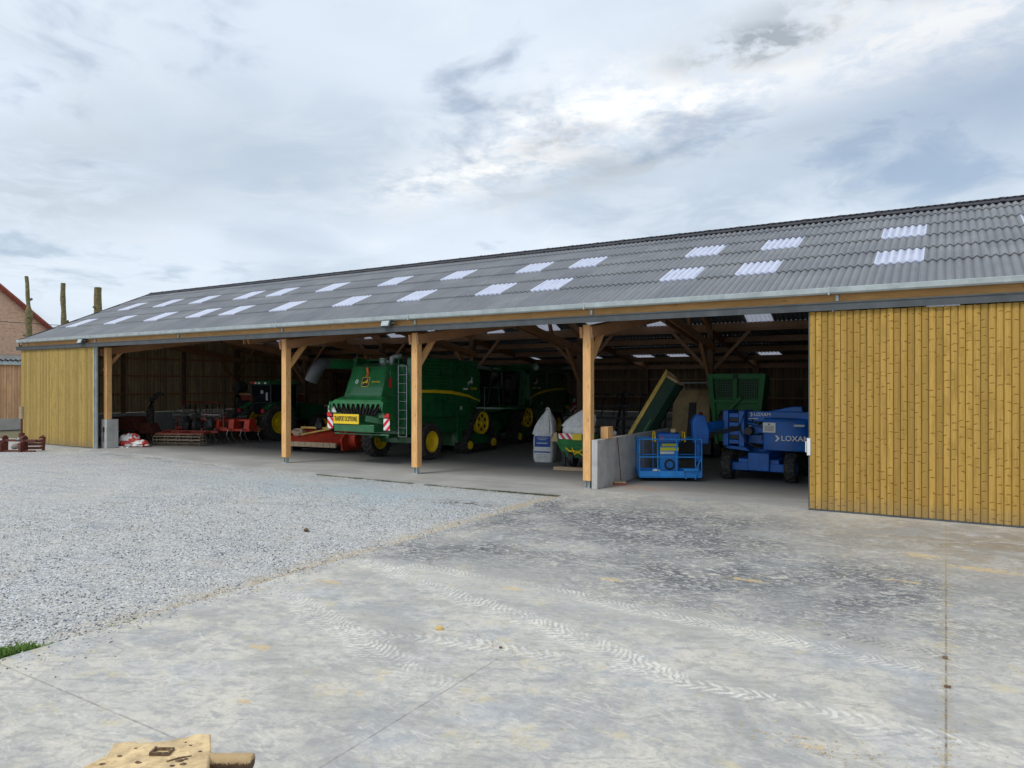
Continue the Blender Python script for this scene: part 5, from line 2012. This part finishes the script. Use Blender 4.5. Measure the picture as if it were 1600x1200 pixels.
# ------------------------------------------------------------------ tipped green and yellow auger trough
t = thing('grain_conveyor', 'dark green conveyor trough with yellow edge tipped up steeply behind the low wall', 'conveyor', (-1.0, 6.0, .003), R(12))
mb = MB()
Mt = Matrix.Translation((-.35, 0, .62)) @ Matrix.Rotation(R(30.5), 4, 'Y')
mb.M = Mt
L_ = 3.05
out = [(0, 0), (.12, -.2), (.55, -.26), (.76, -.05), (.76, .45), (.5, .52), (0, .45)]
mb.prism([(p[0], p[1]) for p in out], 'z', 0, L_)
sh = part('trough', mb, GREENK, t, bev=.01)
mb = MB()
mb.M = Mt
mb.box(-.012, .0, .15, -.002, .40, L_)
mb.hexa([(-.012, -.2, .15), (.0, -.2, .15), (.12, -.215, .15), (.11, -.225, .15)], [(-.012, -.0, L_), (.0, 0, L_), (.12, -.215, L_), (.11, -.225, L_)])
mb.hexa([(-.03, -.02, .0), (.125, -.235, .0), (.13, -.205, .0), (-.01, .0, .0)], [(-.03, -.02, L_ + .25), (.125, -.235, L_ + .1), (.13, -.205, L_ + .1), (-.01, .0, L_ + .25)])
part('yellow_side', mb, YELD, sh)
mb = MB()
mb.M = Mt
mb.hexa([(.06, -.15, L_ + .002), (.53, -.23, L_ + .002), (.72, -.03, L_ + .002), (.1, .35, L_ + .002)], [(.02, -.18, L_ + .10), (.55, -.25, L_ + .10), (.76, -.06, L_ + .10), (.06, .4, L_ + .10)])
mb.hexa([(.1, .0, L_ + .1), (.5, -.1, L_ + .1), (.6, .0, L_ + .1), (.2, .15, L_ + .1)], [(.0, -.05, L_ + .22), (.3, -.18, L_ + .2), (.4, -.1, L_ + .2), (.1, .1, L_ + .22)])
part('torn_lid', mb, TAN, sh)
mb = MB()
mb.M = Mt
mb.box(.42, -.275, .35, .47, -.24, 1.5)
mb.box(.25, -.26, .5, .38, -.225, .7)
part('hinge_plate', mb, GREENL, sh)
mb = MB()
mb.tube([(-.5, -.2, .72), (-.75, -.25, .5), (-.9, -.2, .1)], .05, 8)
mb.beam((.2, .1, .0), (.2, .1, .95), .1, .1)
mb.beam((.75, .2, .0), (.75, .2, 1.7), .1, .1)
mb.beam((-.2, .1, .05), (1.0, .2, .05), .1, .1)
part('stand', mb, DARK, t)
mb = MB()
mb.cyl((-.38, -.22, .98), (-.38, -.15, .98), .13, n=16)
mb.cm = 1
mb.blob((-.52, -.2, 1.16), (.08, .06, .1), 10, 6)
mb.blob((-.48, -.2, .84), (.12, .06, .07), 10, 6)
part('marker_lamp', mb, [REFR, PAPER], t)

# ------------------------------------------------------------------ tan round baler
t = thing('round_baler', 'tan rounded baler body between tipped conveyor and green mesh hopper', 'baler', (.35, 10.1, .003), R(0))
mb = MB()
mb.prism([(-.2, .75), (.1, 2.4), (.35, 2.72), (1.2, 2.78), (1.6, 2.4), (1.6, .75)], 'x', -1.15, -.1)
p_ = part('side_cover', mb, TAN, t, bev=.04)
mb = MB()
mb.revolve([(-.02, 1.0), (.02, 1.03), (.5, 1.03), (.54, 1.0), (.54, .001)], (-.08, .75, 1.72), 40)
mb.revolve([(-.02, 1.0), (-.02, .001)], (-.08, .75, 1.72), 40)
part('bale_chamber', mb, TAN, t)
mb = MB()
mb.hexa([(-1.1, -.3, .15), (.5, -.3, .15), (.5, 1.6, .15), (-1.1, 1.6, .15)], [(-1.15, -.2, .74), (.5, -.2, .74), (.5, 1.6, .74), (-1.15, 1.6, .74)])
mb.prism([(-.35, .7), (-.28, .72), (.1, 2.2), (.0, 2.2)], 'x', -.45, -.18)
part('pickup_frame', mb, DARK, t)
mb = MB()
mb.cyl((-.75, -.1, 3.0), (.6, -.1, 3.0), .03, n=8)
mb.beam((-.7, .3, 2.7), (-.7, -.1, 3.0), .05, .05)
mb.beam((.3, .3, 2.7), (.3, -.1, 3.0), .05, .05)
part('light_bar', mb, GALV, t)
mb = MB()
mb.blob((.1, -.3, 1.5), (.14, .1, .35), 10, 8)
part('red_guard', mb, REDR, t)

# ------------------------------------------------------------------ green hopper with mesh windows
t = thing('green_hopper_trailer', 'mid green hopper with two mesh windows standing behind the blue boom lift', 'hopper', (1.98, 9.2, .003), R(0))
mb = MB()
zt, zb_ = 3.32, .75
def hw(z_):
    return .74 + .25 * (z_ - zb_) / (zt - zb_)
mb.hexa([(-hw(zb_), .1, zb_), (hw(zb_), .1, zb_), (hw(zb_), 1.3, zb_), (-hw(zb_), 1.3, zb_)], [(-hw(2.25), .1, 2.25), (hw(2.25), .1, 2.25), (hw(2.25), 1.3, 2.25), (-hw(2.25), 1.3, 2.25)])
mb.hexa([(-hw(2.25) + .1, .16, 2.251), (hw(2.25) - .1, .16, 2.251), (hw(2.25), 1.3, 2.251), (-hw(2.25), 1.3, 2.251)], [(-hw(zt) + .1, .16, zt - .01), (hw(zt) - .1, .16, zt - .01), (hw(zt), 1.3, zt - .01), (-hw(zt), 1.3, zt - .01)])
part('hopper_body', mb, GREENL, t)
mb = MB()
for s_ in (-1, 1):
    mb.hexa([(s_ * hw(zb_) - .06, -.02, zb_), (s_ * hw(zb_) + .06, -.02, zb_), (s_ * hw(zb_) + .06, .12, zb_), (s_ * hw(zb_) - .06, .12, zb_)], [(s_ * hw(zt) - .10, -.02, zt), (s_ * hw(zt) + .10, -.02, zt), (s_ * hw(zt) + .10, .12, zt), (s_ * hw(zt) - .10, .12, zt)])
mb.box(-hw(zt), -.01, zt - .18, hw(zt), .15, zt + .02)
mb.box(-.12, -.01, 2.3, .05, .155, zt - .18)
mb.box(-.85, -.01, 2.22, .85, .155, 2.36)
mb.beam((-.45, -.05, 1.75), (.2, -.05, 2.45), .12, .14)
part('frame', mb, GREENL, t, bev=.015)
for a, b3 in ((-.74, -.15), (.12, .76)):
    mb = MB()
    mb.box(a, .11, 2.42, b3, .155, 3.1)
    part('mesh_window', mb, MESHG, t)
mb = MB()
mb.blob((-.45, -.1, 1.62), (.2, .16, .3), 10, 8, .3)
mb.box(-.12, -.04, 3.16, .06, -.005, 3.32)
part('latch', mb, DARK, t)
mb = MB()
mb.beam((-.8, .3, .7), (-.8, 2.0, .7), .12, .12)
mb.beam((.8, .3, .7), (.8, 2.0, .7), .12, .12)
mb.beam((-.9, 1.2, .45), (.9, 1.2, .45), .1, .1)
mb.beam((0, .3, .7), (0, -.9, .55), .1, .1)
part('chassis', mb, GREEND, t)
for s_ in (-1, 1):
    wheel(t, (s_ * .95, 1.2, .45), .45, .3, .24, YELD, 'wheel', s_, 14)

# dark loader far behind the lift
t = thing('dark_loader', 'dark unlit telescopic loader in the shadow above the blue lift', 'loader', (5.2, 11.0, .003), R(0))
mb = MB()
mb.hexa([(-1.1, -.6, .6), (.9, -.6, .6), (.9, 2.0, .6), (-1.1, 2.0, .6)], [(-1.0, -.3, 1.9), (.9, -.3, 1.9), (.9, 2.0, 2.2), (-1.0, 2.0, 2.2)])
part('body', mb, DARK, t, bev=.05)
mb = MB()
mb.hexa([(-1.0, .2, 1.9), (-.1, .2, 1.9), (-.1, 1.6, 2.1), (-1.0, 1.6, 2.1)], [(-.95, .4, 2.75), (-.1, .4, 2.75), (-.1, 1.5, 2.75), (-.95, 1.5, 2.75)])
part('cab', mb, GLASS, t, bev=.04)
mb = MB()
mb.beam((.3, 1.8, 2.3), (.25, -1.6, 1.9), .25, .3)
mb.tube([(.55, -.6, 1.9), (.6, -.6, 2.7), (.45, -.6, 3.0), (.2, -.6, 3.05)], .06, 8)
part('boom', mb, DARK, t)
for s_ in (-1, 1):
    wheel(t, (s_ * .95, -.1, .55), .55, .36, .3, DARK, 'wheel', s_, 16)
    wheel(t, (s_ * .95, 1.8, .55), .55, .36, .3, DARK, 'wheel', s_, 16)

# ------------------------------------------------------------------ blue boom lift
t = thing('boom_lift', 'blue articulated boom lift with LOXAM lettering, basket lowered to the floor', 'boom lift', (3.9, 5.3, .003), 0)
for s_ in (-1, 1):
    for yy in (-1.05, 1.05):
        wheel(t, (s_ * .93, yy, .42), .42, .33, .22, BLUE, 'wheel', s_, 15, 0, .022)
mb = MB()
mb.box(-.6, -1.15, .34, .6, 1.2, .66)
mb.box(-.78, -1.2, .30, .78, -.95, .54)
mb.box(-.78, .95, .30, .78, 1.2, .54)
mb.box(-.28, -1.3, .32, .34, -.85, .86)
mb.cyl((0, 0, .6), (0, 0, .92), .5, n=28)
part('chassis', mb, BLUE, t, bev=.02)
# turntable: counterweight cover on the right
mb = MB()
pr = [(.08, -.85), (.02, -.6), (.02, .9), (1.5, .9), (1.72, .4), (1.72, -.35), (1.45, -.75), (1.0, -.92), (.4, -.95)]
mb.add([(p[0], p[1], z_) for z_, s_ in ((.92, 1), (1.78, 1)) for p in pr] + [(.1 + (p[0] - .1) * .97, p[1] * .94, 1.88) for p in pr] + [(.55 + (p[0] - .55) * .8, p[1] * .55, 1.97) for p in pr],
       [(r_ * 9 + i, r_ * 9 + (i + 1) % 9, (r_ + 1) * 9 + (i + 1) % 9, (r_ + 1) * 9 + i) for r_ in range(3) for i in range(9)] + [tuple(range(9))[::-1], tuple(range(27, 36))])
cv = part('engine_cover', mb, BLUE, t, 'rounded blue engine cover lettered LOXAM', bev=.02)
mb = MB()
Mx = Matrix.Translation((1.0, -.926, 1.3)) @ Matrix.Rotation(R(3), 4, 'Z') @ Matrix.Rotation(R(90), 4, 'X')
text_mb(mb, 'LOXAM', .22, Mx @ Matrix.Translation((.02, 0, .01)), .78, .006)
for dx_ in (0,):
    mb.add([Mx @ Vector(p) for p in [(-.56, .09, .012), (-.50, .09, .012), (-.42, 0, .012), (-.50, -.09, .012), (-.56, -.09, .012), (-.49, 0, .012)]], [(0, 5, 2, 1), (5, 4, 3, 2)])
part('lettering', mb, WHITE, cv)
mb = MB()
mb.M = Matrix.Translation((.26, -.958, 1.62)) @ Matrix.Rotation(R(-1), 4, 'Z')
mb.box(-.17, -.006, -.15, .20, .01, .15)
sk = part('notice_sheet', mb, PAPER, cv, 'white printed notice')
mb = MB()
mb.M = Matrix.Translation((.26, -.967, 1.62)) @ Matrix.Rotation(R(-1), 4, 'Z')
for q in range(5):
    mb.box(-.12, -.002, .04 - q * .035, .15, .0, .05 - q * .035)
mb.cyl((.01, 0, .10), (.01, .002, .10), .025, n=10)
part('notice_print', mb, DARK, sk)
mb = MB()
mb.M = Matrix.Translation((1.12, -.93, 1.70)) @ Matrix.Rotation(R(8), 4, 'Z')
mb.box(-.14, -.01, -.03, .16, .012, .03)
part('data_plate', mb, GALV, cv)
mb = MB()
mb.box(.42, -.62, 1.93, .54, -.5, 2.02)
part('red_lamp', mb, ORANGE, cv)
# left tower with linkage plates
mb = MB()
mb.box(-1.10, -1.05, 1.02, -.93, .2, 2.12)
mb.box(-.62, -1.02, 1.0, -.45, .2, 2.12)
for z_ in (1.08, 1.36, 1.62, 1.9):
    mb.box(-.93, -1.0, z_, -.62, .1, z_ + .14)
mb.prism([(-1.1, 1.02), (-.45, 1.0), (-.3, .86), (-1.0, .92)], 'y', -.9, .2)
part('riser_tower', mb, BLUE, t, bev=.02)
mb = MB()
mb.box(-.92, -.98, 1.24, -.63, -.2, 1.36)
mb.box(-.92, -.98, 1.5, -.63, -.2, 1.62)
mb.box(-.92, -.98, 1.78, -.63, -.2, 1.9)
mb.cyl((-.34, -1.03, 1.5), (-.34, -.5, 1.5), .12, n=12)
part('link_gaps', mb, DARK, t)
mb = MB()
mb.box(-.44, -.72, 1.78, 1.9, -.36, 2.10)
mb.hexa([(.2, -.7, 2.10), (1.2, -.7, 2.10), (1.2, -.4, 2.10), (.2, -.4, 2.10)], [(.9, -.7, 2.26), (1.15, -.7, 2.26), (1.15, -.4, 2.26), (.9, -.4, 2.26)])
bm = part('upper_boom', mb, BLUE, t, bev=.02)
mb = MB()
text_mb(mb, 'LOXAM', .15, facing((.02, -.724, 2.0), '-y'), .48)
mb.add([(-.34, -.728, 2.06), (-.30, -.728, 2.06), (-.26, -.728, 2.0), (-.30, -.728, 1.94), (-.34, -.728, 1.94), (-.30, -.728, 2.0)], [(0, 5, 2, 1), (5, 4, 3, 2)])
mb.box(-.4, -.727, 1.86, -.1, -.7215, 1.88)
part('boom_lettering', mb, WHITE, bm)
mb = MB()
mb.box(-.44, -.62, 1.42, 1.2, -.30, 1.70)
mb.box(-.44, -.55, 1.08, .8, -.2, 1.36)
mb.cyl((-.5, -.68, 1.74), (1.0, -.68, 1.44), .05, n=10)
lb = part('lower_boom', mb, BLUE, t, bev=.02)
mb = MB()
mb.box(-.05, -.626, 1.6, .25, -.6215, 1.65)
mb.box(-.42, -.626, 1.62, -.32, -.6215, 1.68)
part('model_plate', mb, GALV, lb)
# jib to the basket
mb = MB()
mb.beam((-.95, -.7, 1.72), (-1.5, -1.55, 1.62), .2, .24)
mb.beam((-1.0, -.95, 1.5), (-1.45, -1.7, 1.45), .07, .09)
part('jib', mb, BLUE, t, bev=.02)
mb = MB()
mb.M = Matrix.Translation((-1.62, -1.85, 0)) @ Matrix.Rotation(R(30), 4, 'Z')
mb.prism([(-.20, 1.15), (.26, 1.10), (.30, 1.5), (.16, 1.98), (-.1, 2.02), (-.22, 1.8)], 'y', -.16, .16)
mb.cyl((.0, 0, .55), (.0, 0, 1.2), .1, n=14)
part('basket_rotator', mb, BLUE, t, bev=.03)
mb = MB()
for q in range(3):
    mb.tube([(-.5, -1.0, 1.55 + q * .06), (-.95, -1.1 - q * .03, 1.45 + q * .05), (-1.3, -1.6, 1.36 + q * .04), (-1.62, -2.03, 1.3 + q * .1)], .018, 6)
mb.tube([(-.45, -1.06, 2.0), (-.6, -1.08, 1.6), (-.4, -1.06, 1.15), (-.1, -.9, 1.0)], .022, 6)
mb.tube([(-.3, -.74, 1.85), (.1, -.76, 1.55), (.0, -.72, 1.2)], .02, 6)
part('hydraulic_hose', mb, BLK, t)
# basket
bk = MB()
Mb = Matrix.Translation((-2.42, -2.35, 0)) @ Matrix.Rotation(R(29), 4, 'Z')
W2, D2, zf, zr = .93, .40, .16, 1.28
bk.M = Mb
bk.box(-W2, -D2, zf - .04, W2, D2, zf)
bk.box(-W2, -D2 - .01, zf, W2, -D2 + .005, zf + .16)
bk.box(-W2, D2 - .005, zf, W2, D2 + .01, zf + .16)
bk.box(-W2 - .01, -D2, zf, -W2 + .005, D2, zf + .16)
bk.box(W2 - .005, -D2, zf, W2 + .01, D2, zf + .16)
bkt = part('basket', bk, BLUEL, t, 'blue railed platform basket')
mb = MB()
mb.M = Mb
for z_ in (zr, .74):
    mb.tube([(-W2, -D2, z_), (W2, -D2, z_), (W2, D2, z_), (-W2, D2, z_), (-W2, -D2, z_)], .02, 8)
for xx, yy in ((-W2, -D2), (-.38, -D2), (.18, -D2), (W2 * .8, -D2), (W2, -D2), (W2, D2), (.3, D2), (-.4, D2), (-W2, D2), (-W2, 0), (W2, 0), (-.7, D2)):
    mb.tube([(xx, yy, zf), (xx, yy, zr)], .018, 8)
mb.tube([(W2 * .8, -D2, .3), (W2, -D2, .74)], .016, 6)
mb.tube([(-W2, -.1, .86), (-W2, -.1, 1.2), (-W2, .2, 1.2), (-W2, .2, .86), (-W2, -.1, .86)], .018, 6)
part('guard_rail', mb, BLUEL, bkt)
mb = MB()
mb.M = Mb
mb.box(-.22, D2 - .2, .2, .36, D2 + .12, 1.15)
pn = part('control_column', mb, BLUEL, bkt, bev=.03)
mb = MB()
mb.M = Mb
mb.box(-.15, D2 - .21, 1.02, .32, D2 - .201, 1.10)
mb.box(-.21, D2 - .21, .88, .35, D2 - .201, .98)
mb.cm = 1
mb.box(-.21, D2 - .21, .78, .22, D2 - .201, .855)
part('stickers', mb, [STICK, PAPER], pn)
mb = MB()
mb.M = Mb
mb.revolve([(0, .17), (.012, .17), (.012, .11), (0, .11)], (.08, D2 - .215, .45), 20, 'y')
part('manual_holder', mb, DARK, pn)
mb = MB()
mb.M = Mb
mb.hexa([(-.30, -.1, 1.16), (.36, -.1, 1.16), (.36, .38, 1.16), (-.30, .38, 1.16)], [(-.30, .0, 1.42), (.36, .0, 1.42), (.36, .36, 1.46), (-.30, .36, 1.46)])
cp = part('control_panel', mb, BLUE, bkt, bev=.015)
mb = MB()
mb.M = Mb
mb.cyl((-.2, -.06, 1.28), (-.2, -.10, 1.28), .05, n=12)
part('stop_button', mb, REFR, cp)
mb = MB()
mb.M = Mb
mb.box(.1, .1, 1.45, .24, .22, 1.56)
part('paper_box', mb, TAN, cp)
for xx in (-.42, .48):
    mb = MB()
    mb.M = Mb
    mb.tube([(xx, -.12, 1.18), (xx, -.12, 1.46), (xx, .3, 1.46), (xx, .3, 1.18)], .025, 8)
    mb.tube([(xx, -.12, 1.3), (xx, .3, 1.3)], .02, 8)
    part('yellow_guard', mb, YEL, bkt)
mb = MB()
mb.M = Mb
mb.blob((-.38, -.12, .30), (.14, .09, .05), 10, 6, .3)
part('glove', mb, PAPER, bkt)
mb = MB()
mb.M = Mb
mb.tube([(.45, -.43, .10), (.40, -.46, .35), (.78, -.46, .38), (.74, -.43, .08)], .025, 8)
mb.box(.38, -.48, .33, .82, -.42, .40)
part('step', mb, BLUEL, bkt)

# broom leaning on the low wall
t = thing('broom', 'long handled broom leaning against the low concrete wall', 'broom', (.62, 1.15, .003), 0)
mb = MB()
mb.tube([(.05, .03, .06), (-.145, .22, 1.36)], .014, 8)
part('handle', mb, HRED, t)
mb = MB()
mb.M = Matrix.Rotation(R(28), 4, 'Z')
mb.box(-.16, -.03, .05, .2, .05, .1)
hd = part('head', mb, TAN, t, bev=.01)
mb = MB()
mb.M = Matrix.Rotation(R(28), 4, 'Z')
mb.hexa([(-.18, -.05, 0), (.22, -.05, 0), (.22, .07, 0), (-.18, .07, 0)], [(-.15, -.025, .05), (.19, -.025, .05), (.19, .045, .05), (-.15, .045, .05)])
part('bristles', mb, REDR, hd)

# ------------------------------------------------------------------ left background
t = thing('brick_house', 'pale brick gable with red tiled verge rising at the far left', 'house', (-45, 0, -.05))
mb = MB()
mb.prism([(-9.5, 0), (8.3, 0), (8.3, 6.3), (-.6, 13.7), (-9.5, 6.3)], 'x', -10, 0)
part('wall', mb, BRICK, t)
mb = MB()
for s_ in (0, 1):
    a, b3 = ((-.6, 13.75), (8.75, 5.98)) if s_ else ((-.6, 13.75), (-9.95, 5.98))
    mb.hexa([(-10.3, a[0], a[1]), (.28, a[0], a[1]), (.28, b3[0], b3[1]), (-10.3, b3[0], b3[1])], [(-10.3, a[0], a[1] + .16), (.28, a[0], a[1] + .16), (.28, b3[0], b3[1] + .16), (-10.3, b3[0], b3[1] + .16)])
part('roof', mb, TILE, t)
mb = MB()
mb.beam((.2, -.6, 13.68), (.2, 8.75, 5.90), .12, .2)
part('verge_board', mb, REDR, t)
mb = MB()
mb.revolve([(0, .38), (.04, .38), (.04, .28), (0, .28)], (.01, 3.9, 8.0), 24)
mb.cyl((.0, 3.9, 8.0), (.02, 3.9, 8.0), .28, n=24)
part('round_vent', mb, REDR, t)
t = thing('timber_annex', 'low annex clad in pale orange vertical boards with a metal gutter at the left edge', 'annex', (-43.5, 0, -.05))
mb = MB()
y_ = -8.0
i = 0
while y_ < 8:
    mb.box(-.05 + (i % 2) * .02, y_, .75, .0 + (i % 2) * .02, y_ + .155, 4.25)
    y_ += .16
    i += 1
mb.box(-1.4, -8, .75, -.05, 8, 4.25)
part('clad_wall', mb, CLAD, t)
mb = MB()
mb.box(-1.4, -8.05, 0, .06, 8.05, .75)
part('plinth', mb, CONW, t)
mb = MB()
mb.hexa([(-1.45, -8.1, 4.25), (.25, -8.1, 4.25), (.25, 8.1, 4.25), (-1.45, 8.1, 4.25)], [(-1.45, -8.1, 4.95), (.2, -8.1, 4.5), (.2, 8.1, 4.5), (-1.45, 8.1, 4.95)])
rf_ = part('roof', mb, GALV, t)
mb = MB()
for j in range(54):
    mb.cyl((-.1, -8 + j * .3, 4.6), (.27, -8 + j * .3, 4.5), .05, n=6)
mb.box(-.1, -8.05, 4.5, .2, 8.05, 4.56)
part('corrugated_edge', mb, CAPM, rf_)


def pole(label, x_, y_, z_top, r, lean, fork=None, seed=0):
    t_ = thing('lopped_tree', label, 'tree', (x_, y_, -.05), 0, 'lopped tree trunks behind the barn')
    mb = MB()
    n = 26
    pts, rs_ = [], []
    for i in range(n + 1):
        f = i / n
        w_ = .12 * noise.noise(Vector((seed, f * 6, 0)))
        pts.append((lean * f + w_, .3 * w_, z_top * f))
        rs_.append(r * (1.25 - .35 * f) * (1 + .22 * noise.noise(Vector((f * 14, seed, 2)))))
    if fork:
        for i in range(n + 1):
            f = i / n
            if f > fork:
                pts[i] = (pts[i][0] - (f - fork) * z_top * .12, pts[i][1], pts[i][2])
                rs_[i] *= .68
            elif f > fork - .06:
                rs_[i] *= 1.25
    mb.tube(pts, rs_, 14)
    mb.cyl(pts[-1], (pts[-1][0], pts[-1][1], z_top + .02), rs_[-1] * .9, n=12)
    tk = part('trunk', mb, BARK, t_)
    for q in range(4):
        mb = MB()
        f = .5 + .12 * q
        i = int(f * n)
        a = seed * 2 + q * 1.9
        p = Vector(pts[i])
        mb.cyl(p, p + Vector((math.cos(a) * (rs_[i] + .12), math.sin(a) * (rs_[i] + .12), .12)), .09, .07, 8)
        part('cut_stub', mb, BARK, tk)


pole('tallest lopped trunk, forked, standing against the brick gable', -38.4, 3.35, 9.5, .165, -.1, .78, 1)
pole('thin lopped trunk, the middle one of the three rising over the barn roof', -41.6, 7.0, 9.75, .16, -.25, None, 5)
pole('thick lopped trunk rising over the roof edge, right of the other two', -42.3, 9.6, 9.8, .26, -.1, None, 9)
mb = MB()
mb.tube([(-44.9, -6, 7.3), (-43, 4, 6.95), (-42, 12, 6.9), (-40, 30, 7.6)], .018, 5)
tag(part('overhead_cable', mb, DARK), 'thin dark cable strung across the brick gable and behind the lopped trunks', 'cable')

# ------------------------------------------------------------------ muddy loader attachment close to the viewer
t = thing('muddy_coupler', 'mud caked yellow steel coupler plate at the bottom edge of the photo', 'coupler', (4.45, -15.55, .003), R(31.3))
mb = MB()
mb.prism([(-.50, -.5), (.42, -.5), (.37, -.12), (.262, .21), (.165, .43), (.06, .425), (.02, .385), (-.09, .33), (-.22, .31), (-.27, .295), (-.31, .325), (-.44, .30), (-.40, .14), (-.47, .0)], 'z', .42, .50)
tp = part('top_plate', mb, MUD, t, bev=.012)
mb = MB()
mb.box(-.10, .12, .499, .02, .135, .522)
mb.box(-.10, .19, .499, .02, .203, .518)
mb.box(.005, .13, .499, .02, .195, .52)
mb.box(-.11, .12, .499, -.097, .203, .524)
part('slot_rim', mb, MUDD, tp)
mb = MB()
for xx, yy, r_ in ((-.3, .12, .012), (.15, .08, .010), (-.14, .04, .014), (.2, .18, .009), (-.25, .22, .007), (.1, .0, .011), (.1, .26, .007), (-.36, .02, .013), (.05, .3, .006), (.12, .06, .018), (.16, .02, .014)):
    mb.blob((xx, yy, .501), (r_ * 1.6, r_, r_ * .6), 8, 5, .5, xx * 9)
mb.tube([(.04, .05, .502), (.1, .09, .505), (.17, .12, .502)], .006, 5)
part('mud_clods', mb, MUDD, tp)
mb = MB()
mb.box(-.36, -.48, .0, -.30, .12, .42)
mb.box(.24, -.48, .0, .30, .02, .42)
mb.box(-.30, -.1, .05, .24, -.06, .42)
part('side_plates', mb, MUD, t, bev=.01)
mb = MB()
n, L_ = 22, 18
vs, fs = [], []
for i in range(L_ + 1):
    xx = .25 + .31 * i / L_
    for j in range(n):
        a = 2 * PI * j / n
        r_ = .05 * (1 + .16 * noise.noise(Vector((xx * 40, math.cos(a) * 2.5, math.sin(a) * 2.5))))
        if i in (0, L_):
            r_ *= .92
        vs.append((xx, .15 + r_ * math.cos(a), .45 + r_ * math.sin(a)))
for i in range(L_):
    for j in range(n):
        fs.append((i * n + j, (i + 1) * n + j, (i + 1) * n + (j + 1) % n, i * n + (j + 1) % n))
fs += [tuple(range(n)), tuple(range(L_ * n, L_ * n + n))[::-1]]
mb.add(vs, fs)
m, k, b = newmat('mud crusted pin')
o = objco(k)
gx = k.node('ShaderNodeNewGeometry')
nz = k.xyz(gx.outputs['Normal'])[2]
f = k.m('ADD', k.xyz(o)[2], k.m('MULTIPLY', k.noise(o, 60, 5, .7), .05))
k.put(b.inputs['Base Color'], k.mix(k.ramp(f, .478, .495), (.10, .06, .035), (.52, .37, .19)))
b.inputs['Roughness'].default_value = .95
bump(k, b, k.noise(o, 70, 6, .7), 1.0, .01)
part('pivot_pin', mb, m, t)
mb = MB()
mb.box(.47, .10, .0, .52, .16, .41)
mb.box(.30, .11, .10, .47, .15, .16)
part('pin_bracket', mb, MUD, t, bev=.008)

# ------------------------------------------------------------------ grass, weeds, bits on the slab
def tufts(name, pts, mat, label, h0, h1, w_, cat='grass'):
    V, F = [], []
    for x_, y_, z_, sc_ in pts:
        a = rnd(0, 6.28)
        h = rnd(h0, h1) * sc_
        l_ = rnd(.2, .9) * h
        ca, sa = math.cos(a), math.sin(a)
        p = (x_, y_, z_)
        q = len(V)
        V += [(x_ - sa * w_, y_ + ca * w_, z_), (x_ + sa * w_, y_ - ca * w_, z_), (x_ + ca * l_ * .4 + sa * w_ * .6, y_ + sa * l_ * .4 - ca * w_ * .6, z_ + h * .7), (x_ + ca * l_, y_ + sa * l_, z_ + h)]
        F += [(q, q + 1, q + 2), (q, q + 2, q + 3)]
    me = bpy.data.meshes.new(name)
    me.from_pydata(V, [], F)
    me.materials.append(mat)
    ob = bpy.data.objects.new(name, me)
    COL.objects.link(ob)
    return tag(ob, label, cat, None, 'stuff')


pts = []
for i in range(1800):
    y_ = -14.75 + abs(random.gauss(0, .24)) if i % 3 else rnd(-15.4, -14.7)
    x_ = .06 - abs(random.gauss(0, .10)) * (1.0 + .6 * noise.noise(Vector((y_ * 3, 0, 0))))
    pts.append((x_, y_, -.04, 1.0 if y_ < -14.2 else .5))
for i in range(700):
    y_ = rnd(-14.3, -12.6)
    if noise.noise(Vector((y_ * 4, 3, 0))) > .05:
        pts.append((.07 - abs(random.gauss(0, .03)), y_, -.04, .35))
tufts('grass_tuft', pts, GRASS, 'bright green grass tuft growing where gravel meets slab at the left', .04, .12, .006)
pts = []
for i in range(5000):
    x_ = rnd(-9.0, .0)
    if noise.noise(Vector((x_ * 1.6, 8, 0))) + rnd(-.5, .5) < (.15 if x_ < -2.5 else -.35):
        continue
    ye = -1.5 + (x_ + 3.6) / 3.7 * .17 if x_ > -3.6 else (-1.5 + (-3.6 - x_) * .0096)
    pts.append((x_, ye - abs(random.gauss(0, .05)), -.05, 1))
tufts('edge_weeds', pts, WEED, 'low mossy weeds along the edge of the barn floor slab', .015, .04, .008, 'weeds')
V = MB()
for i in range(1300):
    if i % 3:
        cx_, cy_, s1_, s2_ = random.choice([(9.2, -4.4, 1.0, .5), (8.3, -6.1, .4, .15), (7.85, -12.0, .35, .12), (6.3, -7.25, .35, .15), (8.77, -9.0, .08, 2.6), (10.3, -4.0, .9, .4), (4.5, -11.5, .5, .15), (8.77, -12, .05, 1.5), (10.0, -8.0, 1.0, 1.0)])
        x_, y_ = random.gauss(cx_, s1_), random.gauss(cy_, s2_)
    else:
        x_, y_ = rnd(.3, 12.5), rnd(-14, -1.5)
    if x_ < .15 or y_ > -.5:
        continue
    a = rnd(0, 6.28)
    l_ = rnd(.008, .03)
    V.beam((x_, y_, .004), (x_ + math.cos(a) * l_, y_ + math.sin(a) * l_, .006 + rnd(0, .006)), .0035, .003)
tag(part('straw_litter', V, STRAW), 'scattered straw and chaff on the concrete yard', 'straw', None, 'stuff')
for i, (x_, y_, s_, lab) in enumerate([(3.57, -11.4, .05, 'ochre clod of earth on the slab in the middle of the yard'), (4.52, -11.53, .022, 'small dark clod at the end of the short sawn joint'), (8.78, -10.15, .03, 'dark clod lying on the long sawn joint'), (8.76, -9.3, .028, 'dark crumb on the long joint, nearer the big sliding door'), (-2.4, -8.0, .06, 'single dark stone lying on the gravel yard')]):
    mb = MB()
    mb.blob((0, 0, .3), (1, .75, .55), 10, 7, .7, i * 3 + 1)
    o_ = part('clod', mb, STRAW if i == 0 else MUDD)
    o_.scale = (s_, s_, s_)
    o_.location = (x_, y_, .0 if i < 4 else -.05)
    tag(o_, lab, 'clod')
